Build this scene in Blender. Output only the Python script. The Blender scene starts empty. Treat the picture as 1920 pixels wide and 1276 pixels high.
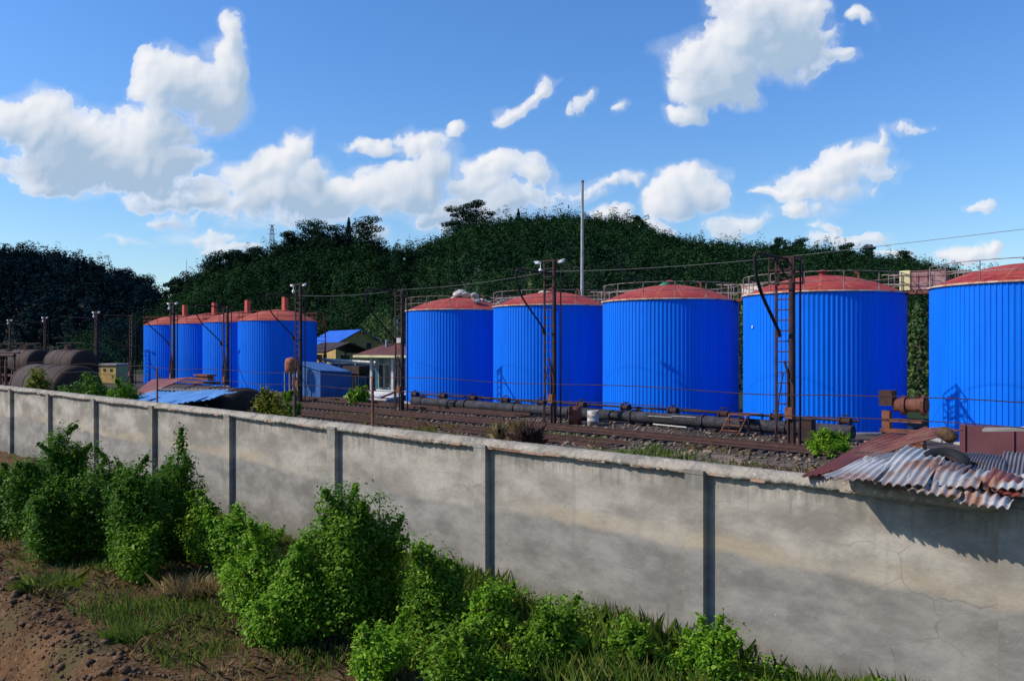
import bpy, math, random
import numpy as np
from mathutils import Vector, Matrix
R = math.radians
random.seed(7); rng = np.random.default_rng(7)
sc = bpy.context.scene
col = sc.collection

# ------------------------------------------------------------------ frame
F = 1600.0; EYE = 4.9; TH = R(45.16)
n2 = (math.cos(TH), math.sin(TH)); d2 = (math.sin(TH), -math.cos(TH))
ROT = math.atan2(d2[1], d2[0])
def W(D, t, z=0.0): return Vector((n2[0]*D + d2[0]*t, n2[1]*D + d2[1]*t, z))
def tof(x, D):                     # distance along the row of the sight line x at offset D
    u = (x-960)/F; s = D/(u*n2[0]+n2[1]); return u*s*d2[0]+s*d2[1]
def dep(x, D): return D/((x-960)/F*n2[0]+n2[1])
def zof(y, Y): return EYE-(y-650)*Y/F
def PY(x, y, Y): return Vector(((x-960)/F*Y, Y, zof(y, Y)))

# ------------------------------------------------------------------ object helpers
def tag(o, label=None, cat=None, group=None, kind=None):
    if label: o['label'] = label
    if cat: o['category'] = cat
    if group: o['group'] = group
    if kind: o['kind'] = kind
    return o
def thing(name, label, cat, loc=(0, 0, 0), rz=0.0, group=None):
    o = bpy.data.objects.new(name, None); col.objects.link(o)
    o.location = loc; o.rotation_euler = (0, 0, rz); o.empty_display_size = .3
    return tag(o, label, cat, group)
class MB:
    def __init__(s): s.v = []; s.f = []; s.mi = []; s.sm = []
    def add(s, vs, fs, mi=0, smooth=False):
        b = len(s.v); s.v += [tuple(v) for v in vs]
        for f in fs: s.f.append(tuple(i+b for i in f)); s.mi.append(mi); s.sm.append(smooth)
        return s
    def box(s, c, size, rz=0, mi=0, rx=0, ry=0):
        hx, hy, hz = size[0]/2, size[1]/2, size[2]/2
        M = Matrix.Rotation(rz, 3, 'Z') @ Matrix.Rotation(ry, 3, 'Y') @ Matrix.Rotation(rx, 3, 'X')
        vs = [Vector(c)+M @ Vector((x*hx, y*hy, z*hz)) for z in (-1, 1) for y in (-1, 1) for x in (-1, 1)]
        return s.add(vs, [(0, 2, 3, 1), (4, 5, 7, 6), (0, 1, 5, 4), (2, 6, 7, 3), (0, 4, 6, 2), (1, 3, 7, 5)], mi)
    def cyl(s, p0, p1, r0, r1=None, n=10, mi=0, caps=True, smooth=True):
        return s.tube([p0, p1], [r0, r0 if r1 is None else r1], n, mi, caps, smooth)
    def tube(s, pts, rad, n=6, mi=0, caps=True, smooth=True):
        pts = [Vector(p) for p in pts]
        if not hasattr(rad, '__len__'): rad = [rad]*len(pts)
        vs = []; ref = None
        for i, p in enumerate(pts):
            a = pts[max(0, i-1)]; b = pts[min(len(pts)-1, i+1)]
            t = (b-a).normalized()
            if ref is None: ref = Vector((0, 0, 1)) if abs(t.z) < .9 else Vector((1, 0, 0))
            u = t.cross(ref).normalized(); w = u.cross(t).normalized(); ref = w
            for k in range(n):
                an = 2*math.pi*k/n; vs.append(p+(u*math.cos(an)+w*math.sin(an))*rad[i])
        fs = [(i*n+k, i*n+(k+1) % n, (i+1)*n+(k+1) % n, (i+1)*n+k) for i in range(len(pts)-1) for k in range(n)]
        s.add(vs, fs, mi, smooth)
        if caps:
            s.add(vs[:n], [tuple(range(n))], mi); s.add(vs[-n:], [tuple(reversed(range(n)))], mi)
        return s
    def lathe(s, prof, n=48, mi=0, c=(0, 0, 0), smooth=True):
        vs = [(c[0]+r*math.cos(2*math.pi*k/n), c[1]+r*math.sin(2*math.pi*k/n), c[2]+z) for r, z in prof for k in range(n)]
        fs = [(i*n+k, i*n+(k+1) % n, (i+1)*n+(k+1) % n, (i+1)*n+k) for i in range(len(prof)-1) for k in range(n)]
        return s.add(vs, fs, mi, smooth)
    def blob(s, c, r, seed=0, mi=0, sub=2, amp=.25):
        import bmesh
        bm = bmesh.new(); bmesh.ops.create_icosphere(bm, subdivisions=sub, radius=1)
        rr = random.Random(seed); k = [(rr.uniform(-3, 3), rr.uniform(-3, 3), rr.uniform(-3, 3), rr.uniform(0, 6)) for _ in range(5)]
        vs = []
        for v in bm.verts:
            q = 1+amp*sum(math.sin(v.co.x*a+v.co.y*b+v.co.z*g+h) for a, b, g, h in k)/2.2
            vs.append((c[0]+v.co.x*r[0]*q, c[1]+v.co.y*r[1]*q, c[2]+v.co.z*r[2]*q))
        fs = [tuple(v.index for v in f.verts) for f in bm.faces]; bm.free()
        return s.add(vs, fs, mi, True)
    def build(s, name, mats, parent=None, loc=None):
        me = bpy.data.meshes.new(name); me.from_pydata(s.v, [], s.f)
        if not isinstance(mats, (list, tuple)): mats = [mats]
        for m in mats: me.materials.append(m)
        me.polygons.foreach_set('material_index', s.mi); me.polygons.foreach_set('use_smooth', s.sm)
        me.update()
        o = bpy.data.objects.new(name, me); col.objects.link(o)
        if parent: o.parent = parent
        if loc is not None: o.location = loc
        return o
def np_mesh(name, V, Fq, mat, parent=None, smooth=False):
    V = np.asarray(V, np.float32).reshape(-1, 3); Fq = np.asarray(Fq, np.int32); k = Fq.shape[1]
    me = bpy.data.meshes.new(name); me.vertices.add(len(V)); me.vertices.foreach_set('co', V.ravel())
    me.loops.add(Fq.size); me.loops.foreach_set('vertex_index', Fq.ravel())
    me.polygons.add(len(Fq)); me.polygons.foreach_set('loop_start', np.arange(0, Fq.size, k, dtype=np.int32))
    me.polygons.foreach_set('loop_total', np.full(len(Fq), k, np.int32))
    if smooth: me.polygons.foreach_set('use_smooth', np.ones(len(Fq), bool))
    me.materials.append(mat); me.update(calc_edges=True); me.validate()
    o = bpy.data.objects.new(name, me); col.objects.link(o)
    if parent: o.parent = parent
    return o
def dup(root, loc=None, rz=None, **kw):
    def cp(o, par):
        c = o.copy(); col.objects.link(c)
        if par is not None: c.parent = par
        for ch in list(o.children): cp(ch, c)
        return c
    r = cp(root, None)
    if loc is not None: r.location = loc
    if rz is not None: r.rotation_euler = (0, 0, rz)
    tag(r, **kw); return r

# ------------------------------------------------------------------ materials
class NT:
    def __init__(s, nt): s.t = nt; s.n = nt.nodes; s.l = nt.links
    def node(s, typ, ins=None, **kw):
        nd = s.n.new(typ)
        for k, v in kw.items(): setattr(nd, k, v)
        for k, v in (ins or {}).items():
            if isinstance(v, bpy.types.NodeSocket): s.l.new(v, nd.inputs[k])
            else: nd.inputs[k].default_value = v
        return nd
    def math(s, op, a, b=0.0, c=0.0, clamp=False):
        nd = s.n.new('ShaderNodeMath'); nd.operation = op; nd.use_clamp = clamp
        for i, v in enumerate((a, b, c)):
            if isinstance(v, bpy.types.NodeSocket): s.l.new(v, nd.inputs[i])
            else: nd.inputs[i].default_value = v
        return nd.outputs[0]
    def mix(s, fac, a, b, blend='MIX'):
        nd = s.n.new('ShaderNodeMix'); nd.data_type = 'RGBA'; nd.blend_type = blend
        for i, v in ((0, fac), (6, a), (7, b)):
            if isinstance(v, bpy.types.NodeSocket): s.l.new(v, nd.inputs[i])
            else: nd.inputs[i].default_value = v if i == 0 else (tuple(v)+(1,))[:4]
        return nd.outputs[2]
    def noise(s, vec, scale, detail=4, rough=.55, out=0):
        nd = s.node('ShaderNodeTexNoise', {'Scale': scale, 'Detail': detail, 'Roughness': rough})
        if vec is not None: s.l.new(vec, nd.inputs['Vector'])
        return nd.outputs[out]
    def ramp(s, fac, lo, hi):
        nd = s.node('ShaderNodeMapRange', {0: fac, 1: lo, 2: hi}); nd.clamp = True; nd.interpolation_type = 'SMOOTHSTEP'
        return nd.outputs[0]
def new_mat(name):
    m = bpy.data.materials.new(name); m.use_nodes = True; t = NT(m.node_tree); t.n.clear()
    out = t.node('ShaderNodeOutputMaterial'); b = t.node('ShaderNodeBsdfPrincipled')
    t.l.new(b.outputs[0], out.inputs[0]); return m, t, b, out
def co(t, scale=(1, 1, 1), world=False, rot=0):
    if world: v = t.node('ShaderNodeNewGeometry').outputs['Position']
    else: v = t.node('ShaderNodeTexCoord').outputs['Object']
    mp = t.node('ShaderNodeMapping', {'Vector': v, 'Scale': scale, 'Rotation': (0, 0, rot)}); return mp.outputs[0]
def gmat(name, c1, c2=None, c3=None, scale=1.5, rough=.8, metal=0, spec=.3, bump=.2, bscale=12, stretch=(1, 1, 1), lo=.4, hi=.62, world=False):
    """weathered surface: base colour, patches of c2, small spots of c3"""
    m, t, b, out = new_mat(name); v = co(t, stretch, world)
    c = tuple(c1)+(1,)
    nz = t.noise(v, scale, 6, .6); cc = None
    if c2: cc = t.mix(t.ramp(nz, lo, hi), c1, c2)
    else: cc = t.mix(t.ramp(nz, .3, .7), tuple(x*.82 for x in c1), tuple(min(1, x*1.15) for x in c1))
    if c3: cc = t.mix(t.ramp(t.noise(v, scale*4.3, 5, .65), .56, .68), cc, c3)
    t.l.new(cc, b.inputs['Base Color'])
    b.inputs['Roughness'].default_value = rough; b.inputs['Metallic'].default_value = metal
    b.inputs['Specular IOR Level'].default_value = spec
    if bump:
        bp = t.node('ShaderNodeBump', {'Strength': bump, 'Distance': .05, 'Height': t.noise(v, bscale, 5, .6)})
        t.l.new(bp.outputs[0], b.inputs['Normal'])
    return m
def leaf_mat(name, dark, mid, light, trans=.35, clump=.8, spec=.2):
    m, t, b, out = new_mat(name)
    g = t.node('ShaderNodeNewGeometry'); rpi = g.outputs['Random Per Island']
    nz = t.noise(g.outputs['Position'], clump, 3, .5)
    c = t.mix(t.ramp(nz, .35, .65), dark, mid)
    c = t.mix(t.ramp(rpi, .45, 1.0), c, light)
    t.l.new(c, b.inputs['Base Color']); b.inputs['Roughness'].default_value = .6; b.inputs['Specular IOR Level'].default_value = spec
    tr = t.node('ShaderNodeBsdfTranslucent'); t.l.new(c, tr.inputs[0])
    mx = t.node('ShaderNodeMixShader', {0: trans}); t.l.new(b.outputs[0], mx.inputs[1]); t.l.new(tr.outputs[0], mx.inputs[2])
    t.l.new(mx.outputs[0], out.inputs[0]); return m

def tank_blue():
    m, t, b, out = new_mat('painted_blue_steel'); tc = t.node('ShaderNodeTexCoord').outputs['Object']
    v = t.node('ShaderNodeMapping', {'Vector': tc, 'Scale': (1.3, 1.3, .12)}).outputs[0]
    c = t.mix(t.ramp(t.noise(v, 1.2, 5, .6), .35, .7), (.001, .155, .76), (.001, .13, .68))
    c = t.mix(t.math('MULTIPLY', t.ramp(t.noise(v, 6, 4, .7), .6, .75), .35), c, (.01, .17, .66))
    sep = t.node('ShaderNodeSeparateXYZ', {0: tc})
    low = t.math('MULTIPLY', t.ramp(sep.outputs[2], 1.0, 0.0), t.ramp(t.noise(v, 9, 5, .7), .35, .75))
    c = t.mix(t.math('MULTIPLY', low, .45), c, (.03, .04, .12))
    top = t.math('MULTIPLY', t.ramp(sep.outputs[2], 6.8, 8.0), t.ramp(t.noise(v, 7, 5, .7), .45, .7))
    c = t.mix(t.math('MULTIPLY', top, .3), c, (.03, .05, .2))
    an = t.node('ShaderNodeTexNoise', {'Vector': t.node('ShaderNodeMapping', {'Vector': tc, 'Scale': (1, 1, .015)}).outputs[0], 'Scale': 3.0, 'Detail': 3.0}).outputs[0]
    c = t.mix(t.math('MULTIPLY', t.ramp(an, .42, .66), .3), c, (.002, .14, .64))
    c = t.mix(t.math('MULTIPLY', t.ramp(t.noise(v, 14, 6, .75), .66, .74), .5), c, (.12, .10, .12))
    t.l.new(c, b.inputs['Base Color']); b.inputs['Roughness'].default_value = .55; b.inputs['Specular IOR Level'].default_value = .12
    bp = t.node('ShaderNodeBump', {'Strength': .12, 'Distance': .2, 'Height': t.noise(tc, 1.1, 3, .5)}); t.l.new(bp.outputs[0], b.inputs['Normal'])
    return m
def dome_red(name, a, b2, rust):
    m, t, b, out = new_mat(name); tc = t.node('ShaderNodeTexCoord').outputs['Object']
    c = t.mix(t.ramp(t.noise(tc, .7, 5, .6), .38, .62), a, b2)
    sep = t.node('ShaderNodeSeparateXYZ', {0: tc})
    ang = t.math('ARCTAN2', sep.outputs[1], sep.outputs[0])
    st = t.math('FRACT', t.math('MULTIPLY', ang, 16/(2*math.pi)))
    line = t.ramp(t.math('ABSOLUTE', t.math('SUBTRACT', st, .5)), .44, .5)
    line = t.math('MULTIPLY', line, t.ramp(t.noise(tc, 2.5, 4, .6), .35, .6))
    c = t.mix(t.math('MULTIPLY', line, .75), c, rust)
    c = t.mix(t.math('MULTIPLY', t.ramp(t.noise(tc, 3.3, 6, .7), .55, .72), .6), c, rust)
    t.l.new(c, b.inputs['Base Color']); b.inputs['Roughness'].default_value = .7; b.inputs['Specular IOR Level'].default_value = .2
    bp = t.node('ShaderNodeBump', {'Strength': .2, 'Distance': .1, 'Height': t.noise(tc, 2, 4, .6)}); t.l.new(bp.outputs[0], b.inputs['Normal'])
    return m
def wall_mat():
    m, t, b, out = new_mat('stained_plaster'); g = t.node('ShaderNodeNewGeometry').outputs['Position']
    v = t.node('ShaderNodeMapping', {'Vector': g, 'Rotation': (0, 0, -ROT)}).outputs[0]
    v1 = t.node('ShaderNodeMapping', {'Vector': v, 'Scale': (.55, .55, 1.1)}).outputs[0]
    sep = t.node('ShaderNodeSeparateXYZ', {0: v})
    zz = t.math('ADD', sep.outputs[2], t.math('MULTIPLY', t.math('SUBTRACT', t.noise(v1, .5, 4, .6), .5), .7))
    up = t.mix(t.ramp(t.noise(v1, 1.3, 7, .62), .35, .68), (.22, .195, .16), (.42, .375, .31))
    lowc = t.mix(t.ramp(t.noise(v1, 1.7, 7, .65), .32, .68), (.17, .155, .135), (.30, .275, .24))
    tan = (.39, .31, .21)
    c = t.mix(t.math('MULTIPLY', t.ramp(zz, 2.04, 1.86), t.math('MULTIPLY', t.ramp(t.noise(v1, .45, 4, .6), .42, .62), .7)), up, tan)
    c = t.mix(t.ramp(zz, 1.74, 1.6), c, lowc)
    vs = t.node('ShaderNodeMapping', {'Vector': v, 'Scale': (2.2, 2.2, .22)}).outputs[0]
    c = t.mix(t.math('MULTIPLY', t.ramp(t.noise(vs, 1.6, 5, .6), .52, .72), .28), c, (.2, .185, .16))
    c = t.mix(t.math('MULTIPLY', t.ramp(t.noise(v1, 3.5, 8, .72), .55, .7), .45), c, (.22, .2, .17))
    crk = t.node('ShaderNodeTexVoronoi', {'Vector': t.node('ShaderNodeVectorMath', {0: v1, 1: t.node('ShaderNodeVectorMath', {0: t.noise(v, 1.3, 3, .5, out=1), 'Scale': .35}, operation='SCALE').outputs[0]}, operation='ADD').outputs[0], 'Scale': .75}, feature='DISTANCE_TO_EDGE').outputs[0]
    c = t.mix(t.math('MULTIPLY', t.math('MULTIPLY', t.ramp(crk, .007, .0), .35), t.ramp(t.noise(v1, .8, 2, .5), .5, .6)), c, (.07, .065, .06))
    top = t.math('MULTIPLY', t.ramp(t.math('ADD', sep.outputs[2], t.math('MULTIPLY', t.noise(vs, 3.5, 4, .6), 1.6)), 3.35, 3.75), .5)
    c = t.mix(top, c, (.12, .11, .10))
    c = t.mix(t.math('MULTIPLY', t.ramp(t.noise(v1, 14, 5, .7), .62, .74), .5), c, (.5, .48, .44))
    c = t.mix(t.math('MULTIPLY', t.ramp(sep.outputs[2], .7, -.1), .6), c, (.12, .11, .085))
    t.l.new(c, b.inputs['Base Color']); b.inputs['Roughness'].default_value = .92; b.inputs['Specular IOR Level'].default_value = .15
    bp = t.node('ShaderNodeBump', {'Strength': .35, 'Distance': .04, 'Height': t.noise(v, 7, 8, .68)}); t.l.new(bp.outputs[0], b.inputs['Normal'])
    return m
def ground_mat():
    m, t, b, out = new_mat('soil'); g = t.node('ShaderNodeNewGeometry').outputs['Position']
    D = t.node('ShaderNodeVectorMath', {0: g, 1: (n2[0], n2[1], 0)}, operation='DOT_PRODUCT').outputs['Value']
    Dn = t.math('ADD', D, t.math('MULTIPLY', t.math('SUBTRACT', t.noise(g, .35, 4, .6), .5), 3.0))
    soil = t.mix(t.ramp(t.noise(g, 1.2, 8, .65), .35, .66), (.062, .031, .014), (.15, .08, .038))
    soil = t.mix(t.math('MULTIPLY', t.ramp(t.noise(g, 9, 6, .7), .5, .66), .6), soil, (.22, .15, .085))
    soil = t.mix(t.math('MULTIPLY', t.ramp(t.noise(g, .6, 5, .6), .52, .64), .6), soil, (.05, .06, .022))
    ball = t.mix(t.ramp(t.noise(g, 5, 6, .7), .38, .62), (.05, .04, .034), (.17, .13, .10))
    ball = t.mix(t.ramp(t.noise(g, .22, 5, .6), .5, .62), ball, (.24, .18, .13))
    c = t.mix(t.ramp(Dn, 11.6, 12.4), soil, ball)
    yard = t.mix(t.ramp(t.noise(g, .3, 6, .6), .4, .6), (.05, .04, .035), (.1, .075, .06))
    c = t.mix(t.ramp(Dn, 33.8, 35.5), c, yard)
    c = t.mix(t.ramp(Dn, 58, 62), c, (.03, .045, .02))
    t.l.new(c, b.inputs['Base Color']); b.inputs['Roughness'].default_value = .95; b.inputs['Specular IOR Level'].default_value = .1
    bp = t.node('ShaderNodeBump', {'Strength': .8, 'Distance': .08, 'Height': t.noise(g, 6, 8, .7)}); t.l.new(bp.outputs[0], b.inputs['Normal'])
    return m
def sheet_mat(name, c1, c2, rust, amt=.55, freq=1.2):
    m, t, b, out = new_mat(name); v = co(t, (1, 1, 1)); v2 = co(t, (.9, .35, 1))
    c = t.mix(t.ramp(t.noise(v, .9, 6, .6), .35, .65), c1, c2)
    c = t.mix(t.ramp(t.noise(v2, freq, 8, .68), 1-amt-.08, 1-amt+.07), c, rust)
    c = t.mix(t.math('MULTIPLY', t.ramp(t.noise(v, 7, 5, .7), .58, .7), .7), c, tuple(x*.45 for x in rust))
    t.l.new(c, b.inputs['Base Color']); b.inputs['Roughness'].default_value = .6; b.inputs['Metallic'].default_value = .15
    b.inputs['Specular IOR Level'].default_value = .3
    bp = t.node('ShaderNodeBump', {'Strength': .25, 'Distance': .03, 'Height': t.noise(v, 5, 5, .6)}); t.l.new(bp.outputs[0], b.inputs['Normal'])
    return m

M = {}
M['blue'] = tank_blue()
M['dome'] = dome_red('red_dome_paint', (.29, .035, .035), (.36, .065, .05), (.40, .16, .07))
M['dome2'] = dome_red('salmon_dome_paint', (.33, .065, .045), (.40, .10, .06), (.26, .07, .035))
M['rim'] = gmat('rim_paint', (.6, .5, .4), (.42, .2, .12), scale=2, bump=0)
M['rail_w'] = gmat('weathered_railing', (.28, .25, .24), (.16, .08, .06), scale=2.5, bump=0)
M['rail_r'] = gmat('rusty_red_railing', (.2, .035, .03), scale=2, bump=0)
M['ventred'] = gmat('vent_box_red', (.45, .09, .06), (.36, .06, .05), scale=2, bump=0)
M['rust'] = gmat('dark_rust', (.03, .016, .016), (.06, .026, .02), (.014, .011, .011), scale=2, bump=.2)
M['rust2'] = gmat('red_rust', (.12, .04, .028), (.2, .075, .04), (.05, .025, .02), scale=1.6)
M['rustor'] = gmat('orange_rust', (.32, .12, .05), (.2, .06, .035), scale=3)
M['rustwag'] = gmat('brown_tank_rust', (.03, .016, .012), (.06, .03, .02), (.012, .008, .007), scale=.8, stretch=(1, 1, .5))
M['rail'] = gmat('rail_steel', (.055, .027, .022), (.085, .04, .03), scale=3, bump=.1)
M['sleeper'] = gmat('sleeper_timber', (.045, .032, .027), (.07, .05, .04), scale=3)
M['bitumen'] = gmat('tarred_pipe', (.018, .017, .022), (.045, .04, .05), (.1, .09, .09), scale=1.7)
M['rubber'] = gmat('black_rubber', (.012, .012, .014), scale=4, bump=0)
M['lampw'] = gmat('lamp_enamel', (.5, .5, .48), scale=4, bump=0)
M['glassb'] = gmat('lamp_glass', (.8, .82, .85), scale=4, bump=0, rough=.2, spec=.5)
M['wall'] = wall_mat()
M['cap'] = gmat('mortar_coping', (.33, .285, .225), (.2, .175, .14), (.43, .385, .32), scale=2.2, bump=.9, bscale=9, world=True)
M['brick'] = gmat('exposed_brick', (.38, .19, .12), (.34, .27, .2), scale=3, world=True)
M['ground'] = ground_mat()
M['hill'] = gmat('hill_soil', (.012, .022, .008), (.02, .032, .012), scale=.05, bump=0)
M['stone'] = gmat('rough_stone', (.16, .12, .09), (.26, .2, .15), (.09, .07, .055), scale=2.5, bump=.6)
M['ditchstone'] = gmat('brown_masonry', (.075, .04, .018), (.12, .066, .032), (.03, .018, .01), scale=2.5, bump=.6)
M['stone2'] = gmat('ballast_stone', (.12, .09, .068), (.25, .185, .13), scale=.9, world=True, bump=.4, spec=.05)
M['leafA'] = leaf_mat('leaf_mid_green', (.055, .14, .006), (.105, .22, .01), (.20, .33, .02))
M['leafB'] = leaf_mat('leaf_bright_green', (.085, .21, .008), (.15, .31, .012), (.28, .44, .03))
M['leafC'] = leaf_mat('leaf_dark_green', (.035, .10, .004), (.065, .155, .006), (.12, .235, .012))
M['leafY'] = leaf_mat('leaf_yellowish', (.10, .14, .01), (.17, .2, .015), (.32, .28, .03))
M['fA'] = leaf_mat('forest_foliage', (.007, .024, .015), (.022, .058, .022), (.034, .078, .026), .1, .045, .0)  # distance haze put into the leaf colour as a blue-green tone
M['fB'] = leaf_mat('hazed_far_foliage', (.006, .015, .021), (.009, .022, .028), (.012, .030, .032), .1, .04, .0)  # bluish tone paints the far hill's haze into its leaves
M['fP'] = leaf_mat('pine_foliage', (.007, .022, .015), (.012, .034, .019), (.02, .05, .024), .1, .3, .03)
M['fL'] = leaf_mat('light_tree_foliage', (.04, .08, .02), (.07, .12, .03), (.13, .19, .05), .3, .4)
M['grass'] = leaf_mat('grass_blades', (.05, .11, .012), (.09, .16, .02), (.2, .22, .05), .3, .5)
M['straw'] = leaf_mat('dry_grass', (.14, .10, .04), (.22, .16, .07), (.36, .27, .13), .3, .7)
M['bark'] = gmat('bark', (.05, .038, .028), scale=5)
M['sack'] = gmat('white_sack', (.5, .47, .42), (.34, .3, .27), (.22, .17, .14), scale=4.5, bump=.8)
M['green_tarp'] = gmat('green_netting', (.02, .32, .15), (.01, .2, .1), scale=4, bump=.5)
M['shedblue'] = gmat('faded_blue_sheet', (.045, .13, .34), (.035, .10, .28), scale=1, bump=0)
M['lightblue'] = gmat('pale_blue_sheet', (.22, .42, .68), (.13, .3, .56), scale=1.2, bump=0)
M['roofblue'] = gmat('blue_roof_sheet', (.01, .1, .5), scale=1, bump=0)
M['yellow'] = gmat('ochre_plaster', (.5, .33, .1), (.38, .25, .09), scale=.7, bump=0)
M['darkroof'] = gmat('dark_roof', (.025, .018, .018), (.05, .03, .025), scale=1)
M['redroof'] = gmat('brown_red_roof', (.12, .04, .035), (.08, .03, .03), scale=1)
M['white'] = gmat('white_plaster', (.6, .58, .52), (.45, .43, .38), scale=.9, bump=0)
M['cream'] = gmat('cream_trim', (.6, .55, .3), scale=.9, bump=0)
M['dark'] = gmat('dark_interior', (.012, .014, .016), scale=1, bump=0)
M['teal'] = gmat('blue_green_glass', (.06, .16, .19), (.04, .1, .13), scale=.8, bump=0, rough=.25, spec=.5)
M['window'] = gmat('window_dark', (.02, .025, .03), scale=1, bump=0, rough=.2, spec=.5)
M['concrete'] = gmat('pole_concrete', (.4, .39, .37), (.3, .29, .28), scale=1)
M['steelgrey'] = gmat('galvanised_steel', (.2, .21, .23), scale=1, bump=0)
M['brownplate'] = gmat('brown_plate', (.13, .045, .05), (.1, .035, .04), scale=.6)
M['sheet'] = sheet_mat('rusty_corrugated_sheet', (.56, .54, .51), (.36, .34, .32), (.32, .15, .08), .43, 1.6)
M['redsheet'] = sheet_mat('red_rust_sheet', (.22, .05, .035), (.16, .045, .035), (.3, .13, .07), .4)
M['greysheet'] = sheet_mat('grey_tile_sheet', (.2, .17, .18), (.14, .12, .13), (.16, .09, .07), .4)
M['blueoldsheet'] = sheet_mat('sky_blue_sheet', (.16, .36, .68), (.11, .28, .58), (.1, .16, .3), .36)
M['mortar'] = gmat('asbestos_cement', (.3, .27, .24), (.2, .18, .16), scale=1.4)
M['barrelw'] = gmat('grey_white_drum', (.5, .5, .48), (.3, .2, .15), scale=3)

# ------------------------------------------------------------------ sky and sun
SUN_H = R(-96); SUN_E = R(38)
CLOUDS = [ # centre x, y, half width, half height, tilt, weight
     (95,228,95,52,0,1),(150,245,85,48,0,1),(130,300,95,45,0,1),(20,225,60,35,0,1),(220,285,105,62,0,1),(290,240,85,62,0,1),(300,145,62,52,0,1),(350,150,80,50,0,1),
     (412,112,44,62,0,1),(432,48,26,42,0,1),(400,195,60,62,0,1),(200,325,140,40,0,1),(330,300,62,34,0,1),(110,345,50,16,0,.9),(10,305,34,15,0,.7),
     (560,278,34,44,0,1),(530,322,62,44,0,1),(602,325,36,34,0,1),(460,338,72,34,0,1),(350,347,82,20,0,.9),(430,372,160,28,0,.8),(570,372,140,36,0,1),(645,352,50,40,0,1),(520,398,120,16,0,.5),
     (800,262,62,27,0,.9),(700,265,42,10,0,.7),(866,232,17,11,30,.8),(822,300,48,44,0,.9),(750,322,80,34,0,.9),(690,352,72,38,0,1),(780,352,70,38,0,1),(740,378,95,22,0,.8),
     (925,312,82,30,0,1),(1000,318,44,30,0,1),(890,345,66,28,0,1),(860,393,66,32,0,1),(960,372,95,32,0,.8),(1055,362,70,18,0,.6),(1150,350,44,11,0,.45),(930,395,70,26,0,.7),
     (1000,188,52,10,38,.8),(1030,160,16,16,0,.7),(955,212,16,14,0,.6),(1098,190,30,14,30,.65),(1120,172,14,10,0,.5),(1170,206,12,9,0,.5),
     (1450,10,112,60,0,1),(1400,72,100,42,0,1),(1335,112,88,50,0,1),(1335,162,72,38,0,1),(1288,208,34,19,0,.9),(1375,182,46,24,0,.8),(1500,60,76,34,0,1),(1565,93,42,17,-15,.9),(1615,42,22,11,0,.4),(1475,95,90,44,0,.9),
     (1285,350,62,30,15,1),(1252,378,48,22,0,.9),(1305,335,38,22,0,1),(1328,366,34,24,0,.8),
     (1580,302,78,38,15,1),(1525,328,64,28,0,1),(1640,290,38,32,0,.9),(1660,254,13,22,0,.8),(1540,352,95,20,0,.7),(1452,356,46,9,0,.9),(1640,322,44,20,0,.6),(1522,386,52,17,0,.6),(1545,422,26,10,0,.5),(1710,234,34,8,0,.4),
     (1385,405,50,14,10,.55),(1360,424,26,11,0,.5),(1150,402,42,15,0,.9),(1200,418,46,16,0,.9),(1240,428,26,10,0,.6),
     (1560,447,40,13,0,.6),(1622,447,38,11,0,.55),(1815,482,66,15,0,.9),(1858,468,26,13,0,.9),(1680,476,32,11,0,.9),(1845,385,24,7,0,.35),
     (330,410,34,12,0,.6),(380,440,48,11,0,.5),(250,451,34,7,0,.4),(430,462,40,10,0,.45),(712,426,34,20,0,.8),(500,412,66,8,0,.4),
     (2150,250,180,60,0,1),(2450,380,200,50,0,1),(-250,330,180,70,0,1),(-600,200,200,90,0,1)]
def _vn(x, y, seed):
    xi = np.floor(x).astype(np.int64); yi = np.floor(y).astype(np.int64); fx = x-xi; fy = y-yi
    fx = fx*fx*fx*(fx*(fx*6-15)+10); fy = fy*fy*fy*(fy*(fy*6-15)+10)
    def h(a, b):
        v = (a*374761393+b*668265263+seed*974634777) & 0xffffffff
        v = ((v ^ (v >> 13))*1274126177) & 0xffffffff
        return ((v ^ (v >> 16)) & 0xffffff)/float(0xffffff)
    return (h(xi, yi)*(1-fx)+h(xi+1, yi)*fx)*(1-fy)+(h(xi, yi+1)*(1-fx)+h(xi+1, yi+1)*fx)*fy
def _fbm(x, y, s, octv, seed, gain=.5, billow=False):
    t = 0; a = 1; tot = 0; x = x/s; y = y/s
    for o in range(octv):
        n = _vn(x, y, seed+o)
        if billow: n = 1-np.abs(2*n-1)
        t = t+a*n; tot += a; a *= gain; x, y = (x*.8-y*.6)*2.03+5.2, (x*.6+y*.8)*2.03+1.7
    return t/tot
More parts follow.
